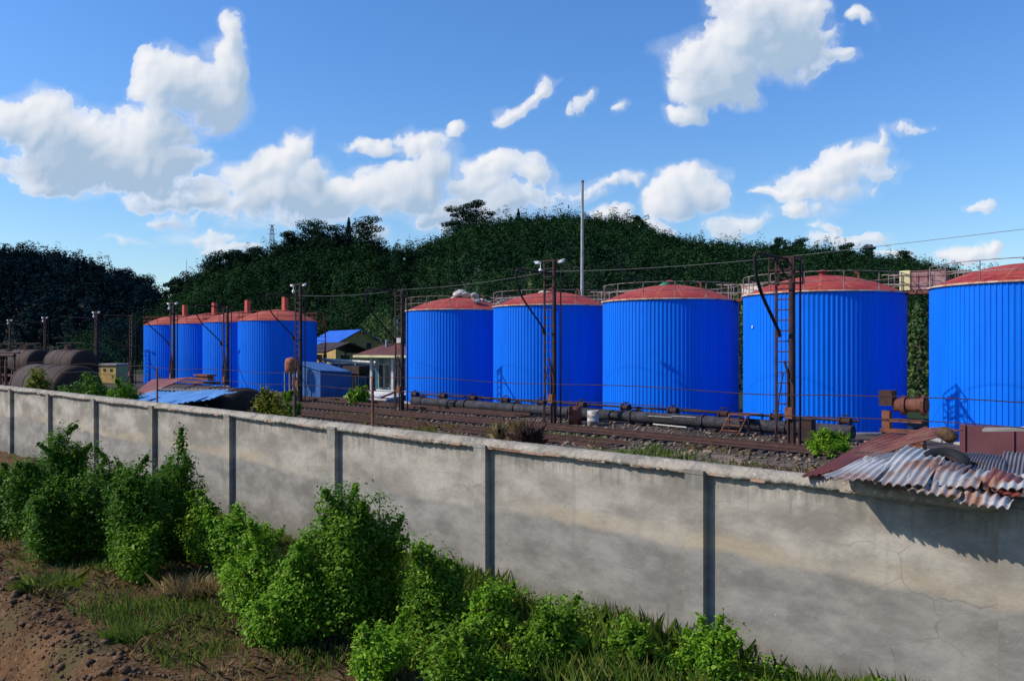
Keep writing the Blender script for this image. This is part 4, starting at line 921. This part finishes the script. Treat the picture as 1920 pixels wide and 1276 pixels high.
# blue hut beside the lamp mast
T = bld(600, 86, 'small faded blue corrugated hut with a pale blue end, beside the far lamp mast', 'hut', 'blue_hut')
Lh, Wh = 5.2, 3.6
def ribbed(mb, x0, y0, x1, y1, h0, h1, pitch=.3, amp=.03):
    L = math.hypot(x1-x0, y1-y0); n = max(2, int(L/pitch)*2); nx, ny = (y1-y0)/L, -(x1-x0)/L; vs = []
    for i in range(n+1):
        f = i/n; o = amp*(1 if i % 2 else -1); x = x0+(x1-x0)*f+nx*o; y = y0+(y1-y0)*f+ny*o; vs += [(x, y, 0), (x, y, h0+(h1-h0)*f)]
    mb.add(vs, [(2*i, 2*i+2, 2*i+3, 2*i+1) for i in range(n)])
mb = MB(); ribbed(mb, -2.4, -1.6, 2.6, -1.6, 3.3, 2.5); ribbed(mb, 2.6, -1.6, 2.6, 2, 2.5, 2.5); mb.build('wall', M['shedblue'], T)
mb = MB(); ribbed(mb, -2.4, 2, -2.4, -1.6, 3.3, 3.3); mb.build('wall', M['lightblue'], T)
mb = MB(); ribbed(mb, -2.4, -1.66, -1.3, -1.66, 2.9, 2.75); mb.build('pale_panel', M['lightblue'], T)
MB().box((-1.95, -1.74, .95), (.5, .05, 1.9)).build('door', M['rust2'], T)
MB().box((.1, .2, 2.9), (5.5, 4.0, .08), ry=math.atan(.8/5), rx=R(-4)).build('roof', M['shedblue'], T)
# rusty vertical vessel
T = bld(546, 84, 'orange rusty upright vessel on a frame beside the lamp mast', 'vessel', 'rusty_vessel')
MB().lathe([(.01, 2.2), (.5, 2.35), (.62, 2.7), (.62, 3.4), (.5, 3.75), (.01, 3.9)], 20).build('vessel', M['rustor'], T)
mb = MB()
for sx in (-.45, .45):
    for sy in (-.45, .45): mb.box((sx, sy, 1.25), (.09, .09, 2.5))
mb.build('frame', M['mortar'], T); MB().cyl((.3, -.2, 0), (.3, -.2, 2.4), .07, n=6).build('pipe', M['rust'], T)
# gable houses
def gable(T, L, Wd, hw, hr, wallm, roofm, over=.4, wins=(), ywin=None):
    a, b = L/2, Wd/2
    mb = MB(); mb.add([(-a, -b, 0), (a, -b, 0), (a, b, 0), (-a, b, 0), (-a, -b, hw), (a, -b, hw), (a, b, hw), (-a, b, hw), (-a, 0, hr), (a, 0, hr)], [(0, 1, 5, 4), (2, 3, 7, 6), (1, 2, 6, 9, 5), (3, 0, 4, 8, 7)]); mb.build('wall', M[wallm], T)
    sl = (hr-hw)/b; ao = a+over; bo = b+over; zo = hw-sl*over+.06; zr = hr+.06
    vs = [(-ao, -bo, zo), (ao, -bo, zo), (ao, 0, zr), (-ao, 0, zr), (-ao, bo, zo), (ao, bo, zo)]; vs += [(x, y, z+.12) for x, y, z in vs]
    fs = [(1, 0, 3, 2), (2, 3, 4, 5), (6, 7, 8, 9), (9, 8, 11, 10), (0, 1, 7, 6), (5, 4, 10, 11), (1, 2, 8, 7), (2, 5, 11, 8), (3, 0, 6, 9), (4, 3, 9, 10)]
    MB().add(vs, fs).build('roof', M[roofm], T)
    for (side, u, z, w, h) in wins:
        f = MB()
        if side == 'x': f.box((a+.02, u, z), (.06, w+.16, h+.16))
        else: f.box((u, -b-.02, z), (w+.16, .06, h+.16))
        fo = f.build('window', M['mortar'], T); g = MB()
        if side == 'x': g.box((a+.06, u, z), (.03, w, h))
        else: g.box((u, -b-.06, z), (w, .03, h))
        g.build('pane', M['window'], fo)
T = bld(646, 132, 'ochre house with a bright blue metal roof behind the far tanks', 'house', 'ochre_house', rz=R(-58))
gable(T, 12.5, 7.5, 5.3, 7.3, 'yellow', 'roofblue', .5, [('x', -1.0, 4.9, .7, 1.1), ('x', 1.4, 4.9, .7, 1.1), ('y', -2, 3.2, .9, 1.1), ('y', 2, 3.2, .9, 1.1)])
T = bld(630, 112, 'open sided shed with a dark pitched roof in front of the ochre house', 'shed', 'dark_roof_shed', rz=R(-55))
mb = MB(); a, b, hw, hr = 4.4, 3.4, 4.2, 5.5
mb.add([(-a, -b, hw), (a, -b, hw), (a, b, hw), (-a, b, hw), (-a, 0, hr), (a, 0, hr), (-a, -b, hw-.14), (a, -b, hw-.14), (a, b, hw-.14), (-a, b, hw-.14), (-a, 0, hr-.14), (a, 0, hr-.14)], [(0, 1, 5, 4), (4, 5, 2, 3), (7, 6, 10, 11), (11, 10, 9, 8), (0, 6, 7, 1), (3, 2, 8, 9), (1, 7, 11, 5), (5, 11, 8, 2), (0, 4, 10, 6), (4, 3, 9, 10)]); mb.build('roof', M['darkroof'], T)
for sx in (-4, 0, 4):
    for sy in (-3.1, 3.1): MB().box((sx, sy, 2.05), (.16, .16, 4.1)).build('post', M['rust'], T)
mb = MB(); mb.tube([(0, -3.1, 4), (4, -3.1, 2.0)], .06, 5).tube([(4, -3.1, 4), (0, -3.1, 2.0)], .06, 5).build('brace', M['rust'], T)
MB().box((2.5, 1.5, 1.9), (2.8, 2.6, 3.8)).box((-.3, -2.2, 1.95), (.9, .5, 3.9)).build('back_wall', M['yellow'], T)
MB().box((-2.6, 1.8, 1.7), (3, 2, 3.2)).build('blue_panel', M['shedblue'], T)
# pump house
T = bld(729, 84, 'white columned pump house with cream eave and dark hipped roof, left of the near tanks', 'pump house', 'pump_house', rz=R(-30))
mb = MB(); mb.box((.6, 2.0, 1.9), (5.4, 3.0, 3.8)).build('wall', M['teal'], T)
mb = MB()
for sx in (-1.9, .75, 3.2): MB().box((sx, -.3, 1.95), (.26, .26, 3.9)).build('column', M['white'], T)
MB().box((.4, .7, 3.98), (7.4, 4.4, .22)).build('eave', M['cream'], T)
mb = MB(); mb.add([(-3.3, -1.5, 4.1), (4.1, -1.5, 4.1), (4.1, 2.9, 4.1), (-3.3, 2.9, 4.1), (-.9, .7, 5.2), (1.7, .7, 5.2)], [(0, 1, 5, 4), (1, 2, 5), (2, 3, 4, 5), (3, 0, 4), (3, 2, 1, 0)]); mb.build('roof', M['redroof'], T)
for sx in (-1.3, -.5, .4, 1.4, 2.3): f = MB().box((sx, .46, 2.0), (.7, .06, 2.4)).build('window', M['white'], T); MB().box((sx, .42, 2.0), (.56, .04, 2.26)).build('pane', M['window'], f)
MB().cyl((-.4, .2, 4.6), (-.4, .2, 5.6), .16, n=12).build('chimney', M['steelgrey'], T)
MB().cyl((.3, .8, 5.0), (.3, .8, 7.6), .06, n=8).cyl((.3, .8, 6.6), (.3, .8, 6.9), .14, n=8).cyl((.3, .8, 7.3), (.3, .8, 7.65), .16, n=8).build('mast', M['white'], T)
MB().box((1.2, .2, 5.5), (.5, .4, .55)).build('vent_box', M['white'], T)
# yard front: low white slab roof, pipe bridge, fence-like uprights
T = bld(700, 76, 'low whitish slab roof with a red edge at the foot of the dark mast', 'slab', 'low_roof')
MB().box((-1.0, 1.5, .55), (6.2, 3.4, .1), rx=R(10)).build('slab', M['white'], T); MB().box((1.4, 1.2, .85), (.12, 4.0, .14), rx=R(10), rz=R(20)).build('edge_beam', M['rail_r'], T)
MB().box((-1, 1.5, .22), (5.8, 3.0, .42)).build('base', M['mortar'], T)
T = bld(655, 96, 'elevated pale pipe bridge between the blue hut and the pump house', 'pipe bridge', 'pipe_bridge')
mb = MB(); mb.cyl((-5.5, 0, 3.45), (5.5, 0, 3.2), .13, n=8).cyl((-5.5, .4, 3.2), (5.5, .4, 3.0), .09, n=8).build('pipe', M['white'], T)
for q in (-5, -2, 1.2, 4.4): MB().box((q, 0, 1.55), (.13, .13, 3.1)).build('trestle', M['steelgrey'], T)
T = bld(668, 90, 'rusty rectangular hopper on legs right of the blue hut', 'hopper', 'hopper')
MB().box((0, 0, 2.5), (3.0, 1.4, .8)).box((0, 0, 2.0), (2.2, 1.0, .25)).build('bin', M['rustwag'], T)
mb = MB()
for sx in (-1.3, 1.3):
    for sy in (-.55, .55): mb.box((sx, sy, 1.05), (.13, .13, 2.1))
mb.build('leg', M['rust'], T)
T = bld(660, 100, 'blue green glazed low building behind the hopper', 'building', 'glazed_building')
MB().box((0, 1.5, 1.4), (10, 3, 2.8)).build('wall', M['teal'], T)
for q in range(7): MB().box((-4.2+1.4*q, -.03, 1.4), (.1, .08, 2.7)).build('mullion', M['steelgrey'], T)
MB().box((0, 1.5, 2.86), (10.4, 3.4, .1)).build('roof', M['steelgrey'], T)
T = bld(212, 118, 'small ochre hut with three square vents left of the far tanks', 'hut', 'ochre_hut', rz=R(-20))
MB().box((0, 0, 1.2), (4.0, 3, 2.4)).build('wall', M['yellow'], T); MB().box((0, 0, 2.5), (4.4, 3.4, .2)).build('roof', M['mortar'], T)
for q in (-1.2, 0, 1.2): MB().box((q, -1.52, 1.75), (.4, .06, .35)).build('vent', M['window'], T)
# white pole
T = thing('pole', 'tall slender pale concrete pole rising above the tanks against the sky', 'pole', (PY(1091, 650, 78).x, 78, 0))
MB().cyl((0, 0, 0), (.05, 0, 20), .19, .12, n=12).build('shaft', M['concrete'], T); MB().cyl((.05, 0, 19.9), (.05, 0, 20.1), .15, n=12).build('collar', M['steelgrey'], T)
# pylon and antenna on the ridge
T = thing('power_pylon', 'lattice power pylon on the ridge above the far tanks', 'pylon', PY(510, 482, 300))
mb = MB(); H = 11.3
def lw(z): return .9*(1-z/H)+.28
for sx in (-1, 1):
    for sy in (-1, 1): mb.tube([(sx*lw(0), sy*lw(0), 0), (sx*lw(H*.5), sy*lw(H*.5), H*.5), (sx*lw(H), sy*lw(H), H)], .085, 4)
for q in range(9):
    z0, z1 = H*q/9, H*(q+1)/9
    for sy in (-1, 1): mb.tube([(-lw(z0), sy*lw(z0), z0), (lw(z1), sy*lw(z1), z1)], .05, 4).tube([(lw(z0), sy*lw(z0), z0), (-lw(z1), sy*lw(z1), z1)], .05, 4)
mb.build('lattice', M['steelgrey'], T)
mb = MB()
for z, w in ((H*.72, 1.7), (H*.86, 1.4), (H, 1.0)): mb.box((0, 0, z), (2*w, .14, .14))
mb.build('crossarm', M['steelgrey'], T)
T = thing('antenna', 'thin antenna mast rising over the low left end of the ridge', 'antenna', PY(350, 540, 240)); MB().cyl((0, 0, -2), (0, 0, 8), .1, .05, n=6).build('shaft', M['steelgrey'], T)
MB().box((0, 0, 5), (.8, .06, .06)).build('crossbar', M['steelgrey'], T)

# ------------------------------------------------------------------ shrubs in front of the wall
def bush(x, ytop, ybase, wpx, mat, label, leaf=.075, dens=1.0, seed=0, name='shrub', group='shrubs growing along the wall', lumps=None, z0=None, Yo=None, shoots=True):
    Y = Yo if Yo else (EYE)*F/(ybase-650); h = (ybase-ytop)*Y/F; w = wpx*Y/F
    p = Vector(((x-960)/F*Y, Y, (zof(ybase, Y) if z0 is None else z0)-.05)); T = thing(name, label, 'shrub', p, 0, group)
    r = np.random.default_rng(seed+int(x)); K = lumps or int(16+14*h)
    stems = []; C = []; S = []
    ns = max(7, int(7+w*9))
    P = []; N = []
    for i in range(ns):
        a = r.uniform(0, 6.283); q = (i+.5)/ns
        rad = w*.5*r.uniform(.15, .95); tipx, tipy = rad*math.cos(a), rad*math.sin(a)*.8
        hh = h*(1-.42*(rad/(w*.5))**1.8)*r.uniform(.8, 1.0) if i else h
        b = np.array([tipx*.25, tipy*.25, 0]); tip = np.array([tipx if i else 0, tipy if i else 0, hh])
        stems.append((b, tip))
        m = int(hh/.2)+1
        for j in range(m):
            f = .18+.8*(j+.5)/m; c = b*(1-f)+tip*f+np.array([0, 0, .0]); rr_ = (.36-.17*f)*min(1.25, .5+.35*h)*r.uniform(.75, 1.25)
            C.append(c+r.normal(size=3)*.07*np.array([1, 1, .5])); S.append((rr_, rr_, rr_*.8))
    if shoots:
        for i in range(int(6+7*w)):
            j = r.integers(len(stems)); tip = stems[j][1]; a = r.uniform(0, 6.283); q = np.array([math.cos(a)*.7, math.sin(a)*.7, r.uniform(.4, 1.3)]); q = q/np.linalg.norm(q); Ls = r.uniform(.12, .34)*min(1.2, .5+h*.4)
            st_ = tip*r.uniform(.55, 1.0); e = st_+q*(Ls+.2)
            stems.append((st_, e))
            for f in (.35, .6, .85, 1.0): C.append(st_*(1-f)+e*f); S.append((.10-.05*f,)*2+(.09-.04*f,))
    C = np.array(C); S = np.array(S); per = max(16, int(78*dens*(.075/leaf)**1.6*1.0))
    Pp, Nn = clump_pts(C, S, per); Nn[:, 2] += .4; Pp = Pp+(r.random((len(Pp), 1)) < .22)*r.normal(size=Pp.shape)*.075
    keep = Pp[:, 2] > .02; Pp = Pp[keep]; Nn = Nn[keep]
    V, Q = leaf_geo(Pp, Nn, leaf*r.uniform(.45, 1.25, len(Pp))*np.where(r.random(len(Pp)) < .12, 1.6, 1.0), .5); np_mesh('foliage', V, Q, M[mat], T)
    mb = MB()
    for b, tip in stems: mid = (b+tip)/2+r.normal(size=3)*.06; mb.tube([b, mid, tip*.96], [.022, .014, .006], 5)
    mb.build('stem', M['bark'], T); return T
bl = [ # x, ytop, ybase, width px, mat, label
 (640, 898, 1195, 165, 'leafA', 'tallest leafy shrub in the foreground, in front of a wall pier'),
 (712, 915, 1180, 90, 'leafA', 'slimmer upright shrub touching the right side of the tallest shrub'),
 (810, 1028, 1210, 130, 'leafA', 'rounded shrub casting a shadow on the wall right of the tallest shrub'),
 (585, 985, 1160, 100, 'leafA', 'mid green shrub tucked against the left side of the tallest shrub'),
 (480, 985, 1150, 130, 'leafB', 'bright green shrub left of the tallest shrub'),
 (385, 940, 1050, 100, 'leafB', 'light green shrub under the gap after the pointed dark shrub'),
 (440, 950, 1080, 90, 'leafB', 'bright leafy shrub just below the fifth wall pier'),
 (335, 832, 1030, 80, 'leafC', 'pointed dark shrub reaching up beside a pier, left of centre'),
 (255, 855, 1070, 120, 'leafC', 'broad dark shrub before the pier at left'),
 (170, 885, 1040, 110, 'leafC', 'dark shrub in the middle of the left thicket'),
 (120, 790, 985, 110, 'leafC', 'tall dark shrub high in the left thicket'),
 (65, 845, 1010, 110, 'leafC', 'dark green shrub near the left edge below the tall one'),
 (15, 870, 1000, 90, 'leafC', 'shrub cut by the left edge of the photo'),
 (205, 850, 1000, 100, 'leafC', 'dark shrub close to the wall between the tall and the broad left shrubs'),
 (295, 870, 1045, 100, 'leafC', 'dark shrub filling the gap below the pointed shrub'),
 (90, 905, 1050, 110, 'leafC', 'dark shrub at the front of the left thicket near the grass clump'),
 (560, 1040, 1200, 110, 'leafB', 'bright shrub overlapping the lower left of the tallest shrub'),
 (260, 990, 1085, 90, 'leafA', 'low mid green shrub at the front of the left thicket'),
 (500, 1110, 1210, 110, 'leafB', 'low bright shrub on the bare soil in front'),
 (920, 1115, 1230, 110, 'leafB', 'low bright shrub at the foot of the pier right of centre'),
 (1030, 1150, 1262, 150, 'leafA', 'low spreading shrub at the wall foot in the bottom middle'),
 (1190, 1180, 1276, 90, 'leafA', 'small shrub at the wall foot before the right pier'),
 (1330, 1185, 1300, 150, 'leafB', 'bright shrub at the bottom of the right wall pier'),
 (700, 1195, 1270, 130, 'leafB', 'low leafy weeds below the tallest shrub'),
 (850, 1190, 1290, 160, 'leafA', 'low dense shrub at the bottom edge, middle of the photo')]
for i, (x, yt, yb, w, mt, lb) in enumerate(bl):
    bush(x, yt, yb, w, mt, lb, seed=i*5, leaf=.07 if yb > 1100 else .085, dens=1.0)
# shrubs behind the wall
bb = [(75, 682, 745, 44, 'leafY', 'yellow green shrub hanging over the wall before the brown scrap tank', 41), (165, 695, 752, 80, 'leafC', 'dark glossy shrub behind the wall at the left', 37), (230, 705, 752, 60, 'leafA', 'mid green shrub behind the wall, left of the red scrap', 34),
      (500, 722, 790, 60, 'leafY', 'leafy yellow green shrub beside the round end of the scrap tank', 33), (545, 735, 757, 28, 'leafA', 'small weed at the foot of the far lamp mast', 78), (675, 725, 748, 42, 'leafB', 'light green shrub on the white slab between hut and mast', 72),
      (550, 758, 774, 26, 'leafA', 'small round shrub between the tracks at the left', 60), (1555, 808, 845, 48, 'leafB', 'bright green weed beside the tracks, left of the rusty roof', 38)]
for i, (x, yt, yb, w, mt, lb, Y) in enumerate(bb):
    h = (yb-yt)*Y/F; bush(x, yt, 650+EYE*F/Y, w*(2.0 if Y < 50 else 1.4), mt, lb, leaf=.12 if Y < 50 else .2, dens=1.3, seed=90+i, Yo=Y, group='shrubs behind the wall')
# grass and weeds
def blades(name, n, D0, D1, t0, t1, h, mat, label, w=.012, mask=None, lean=.35, seed=1):
    r = np.random.default_rng(seed); D = r.uniform(D0, D1, n*3); t = r.uniform(t0, t1, n*3)
    if mask is not None: k = mask(D, t) > r.uniform(0, 1, len(D)); D = D[k][:n]; t = t[k][:n]
    else: D = D[:n]; t = t[:n]
    z = gh(D, t); B = np.stack([n2[0]*D+d2[0]*t, n2[1]*D+d2[1]*t, z-.02], 1); m = len(D)
    H = h*r.uniform(.35, 1.1, m); a = r.uniform(0, 6.283, m); l = lean*H*r.uniform(.2, 1.6, m)
    dr = np.stack([np.cos(a), np.sin(a), 0*a], 1); b = a+1.57+r.uniform(-.4, .4, m); sd_ = np.stack([np.cos(b), np.sin(b), 0*b], 1)*w*r.uniform(.6, 1.6, (m, 1))
    mid = B+dr*(l*.35)[:, None]+np.array([0, 0, 1])*(H*.6)[:, None]; tip = B+dr*l[:, None]+np.array([0, 0, 1])*(H*.95)[:, None]
    V = np.stack([B-sd_, B+sd_, mid+sd_*.8, tip, mid-sd_*.8], 1).reshape(-1, 3); i = np.arange(m)*5
    return tag(np_mesh(name, V, np.stack([i, i+1, i+2, i+3, i+4], 1), M[mat]), label, 'grass', kind='stuff')
tL, tR = tof(-20, 6), 9
pm_ = lambda D, t: np.clip(vnoise(D, t, 1.3, 21)*3+.45+.25*(D-8), .06, 1)
blades('grass', 70000, 5.4, 11.55, tL-4, tR, .22, 'grass', 'patchy green grass on the soil before the wall', w=.008, mask=pm_)
blades('weeds', 36000, 8.8, 11.6, tof(560, 10), tR, .62, 'grass', 'taller green weeds along the foot of the wall', w=.013, mask=lambda D, t: np.clip(vnoise(D, t, 1.0, 31)*3+.6, .03, 1), seed=4)
blades('dry_grass', 22000, 5.2, 11.3, tL-4, tR, .2, 'straw', 'dry straw coloured grass scattered over the brown soil', w=.006, lean=1.2, mask=lambda D, t: np.clip(vnoise(D, t, .9, 41)*4+.35, .05, 1), seed=5)
blades('trackside_weeds', 9000, 25, 35, tof(520, 30), tof(1560, 33), .35, 'grass', 'sparse weeds on the rubble beside the tracks', w=.02, mask=lambda D, t: np.clip(vnoise(D, t, 2.2, 51)*6-.7, 0, 1), seed=6)
blades('trackside_dry_grass', 12000, 24, 35, tof(520, 30), tof(1560, 33), .4, 'straw', 'dry grass on the rubble beside the tracks', w=.018, lean=.8, mask=lambda D, t: np.clip(vnoise(D, t, 2.0, 61)*6-.4, 0, 1), seed=8)
def undergrowth(name, n, D0, D1, t0, t1, hmax, leaf, mat, label, mask, seed):
    r = np.random.default_rng(seed); D = r.uniform(D0, D1, n*3); t = r.uniform(t0, t1, n*3); mk = mask(D, t); k = mk > r.uniform(0, 1, len(D)); D = D[k][:n]; t = t[k][:n]; mk = mk[k][:n]
    hh = hmax*(.35+.65*np.clip(vnoise(D, t, .5, seed)+.5, 0, 1))*np.clip(mk, .3, 1)
    z = gh(D, t)+hh*r.uniform(0, 1, len(D))**.6; C = np.stack([n2[0]*D+d2[0]*t, n2[1]*D+d2[1]*t, z], 1)
    N = r.normal(size=C.shape)*.6+np.array([-.2, -.1, .9]); V, Q = leaf_geo(C, N, leaf*r.uniform(.6, 1.4, len(C)), .5)
    return tag(np_mesh(name, V, Q, M[mat]), label, 'ground cover', kind='stuff')
undergrowth('weed_patch', 42000, 8.1, 11.6, tof(500, 9), 4.5, .5, .06, 'leafA', 'darker green low weeds mixed along the foot of the wall', lambda D, t: np.clip(vnoise(D, t, .9, 75)*4+.3*(D-8.9), 0, 1), 75)
undergrowth('undergrowth', 45000, 8.1, 11.6, tof(500, 9), 4.5, .55, .06, 'leafB', 'lush bright low weeds along the foot of the wall', lambda D, t: np.clip(vnoise(D, t, 1.1, 71)*2.6+.25+.3*(D-8.6), 0, 1), 71)
undergrowth('ground_cover', 15000, 6.3, 11.5, tof(0, 8), tof(620, 9), .22, .05, 'leafA', 'low green weeds between the shrubs on the left', lambda D, t: np.clip(vnoise(D, t, 1.2, 81)*5-.4, 0, 1), 81)
# dry straggly clumps
def straw_clump(x, yt, yb, wpx, Y, mat, label, n=500, seed=0):
    h = (yb-yt)*Y/F; w = wpx*Y/F; r = np.random.default_rng(seed); T = thing('grass_clump', label, 'grass clump', ((x-960)/F*Y, Y, zof(yb, Y)-.04), 0)
    a = r.uniform(0, 6.283, n); rad = w*.5*np.sqrt(r.uniform(0, 1, n)); B = np.stack([rad*np.cos(a)*.75, rad*np.sin(a)*.75, 0*a], 1)
    H = h*r.uniform(.5, 1, n); dv = np.clip(np.stack([r.normal(0, .24*h, n), r.normal(0, .24*h, n), 0*a], 1), -.4*h, .4*h); tip = B*1.5+dv+np.stack([0*a, 0*a, H*r.uniform(.5, 1, n)], 1); mid = B*1.15+dv*.35+np.stack([0*a, 0*a, H*.6], 1)
    b = a+1.57; s = np.stack([np.cos(b), np.sin(b), 0*b], 1)*(.006 if Y < 25 else .02)
    V = np.stack([B-s, B+s, mid+s, tip, mid-s], 1).reshape(-1, 3); i = np.arange(n)*5; np_mesh('blades', V, np.stack([i, i+1, i+2, i+3, i+4], 1), M[mat], T)
    for q in range(5): k = r.integers(n); MB().tube([B[k], mid[k], tip[k]], .006 if Y < 25 else .014, 4).build('stalk', M['straw'], T)
straw_clump(352, 1062, 1120, 120, 17, 'straw', 'dry brownish grass clump in front of the light green shrub', 520, 1)
straw_clump(995, 780, 842, 50, 32, 'rust', 'reddish brown dead bush just behind the wall, centre', 380, 2)
straw_clump(935, 775, 828, 20, 34, 'straw', 'pale dry reed tuft behind the wall, left of the dead bush', 160, 3)
straw_clump(975, 765, 822, 18, 35, 'straw', 'thin pale reeds behind the wall, beside the dead bush', 120, 4)
straw_clump(90, 1060, 1120, 100, 17.4, 'grass', 'green grass clump at the edge of the ditch, lower left', 1400, 5)
straw_clump(240, 1150, 1215, 90, 14.5, 'grass', 'olive grass tuft on the bare soil, lower left', 1000, 6)

# ------------------------------------------------------------------ loose stones
def stones(name, pts, mat, label):
    base = MB().blob((0, 0, 0), (1, 1, 1), 2, sub=1, amp=.3); bv = np.array(base.v); bf = np.array(base.f); Vs = []; Fs = []; o = 0
    for (p, s) in pts:
        a = rng.uniform(0, 6.28); c, q = math.cos(a), math.sin(a); v = bv*np.array([s*rng.uniform(.7, 1.3), s*rng.uniform(.6, 1.1), s*rng.uniform(.4, .8)])*(1+rng.normal(0, .12, (len(bv), 1)))
        v = v @ np.array([[c, -q, 0], [q, c, 0], [0, 0, 1]]).T+np.array(p); Vs.append(v); Fs.append(bf+o); o += len(bv)
    return tag(np_mesh(name, np.vstack(Vs), np.vstack(Fs), M[mat]), label, 'stones', kind='stuff')
pts = []
for _ in range(3200):
    D = rng.uniform(26, 44); t = rng.uniform(tof(500, 30), tof(1600, 36)); s = rng.uniform(.04, .12) if rng.random() < .9 else rng.uniform(.1, .18)
    pts.append((tuple(W(D, t, float(gh(D, t))+s*.2)), s))
stones('track_rubble', pts, 'stone2', 'loose stones and rubble between the wall and the tracks')
pts = []
for _ in range(900):
    D = rng.uniform(3.6, 11.3) if rng.random() < .4 else rng.normal(5.0, .35); t = rng.uniform(-30, 6); s = rng.uniform(.015, .05) if rng.random() < .8 else rng.uniform(.05, .1)
    pts.append((tuple(W(D, t, float(gh(D, t))+s*.2)), s))
stones('soil_stones', pts, 'ditchstone', 'small stones lying on the brown soil and ditch edge')
pts = []
for _ in range(5200):
    D = rng.normal(4.6, .5); t = rng.uniform(-26, 2); s = rng.uniform(.008, .028) if rng.random() < .93 else rng.uniform(.03, .09)
    pts.append((tuple(W(D, t, float(gh(D, t))+s*.15)), s))
stones('bank_gravel', pts, 'ditchstone', 'dark reddish brown gravel and clods on the bank at the lower left')
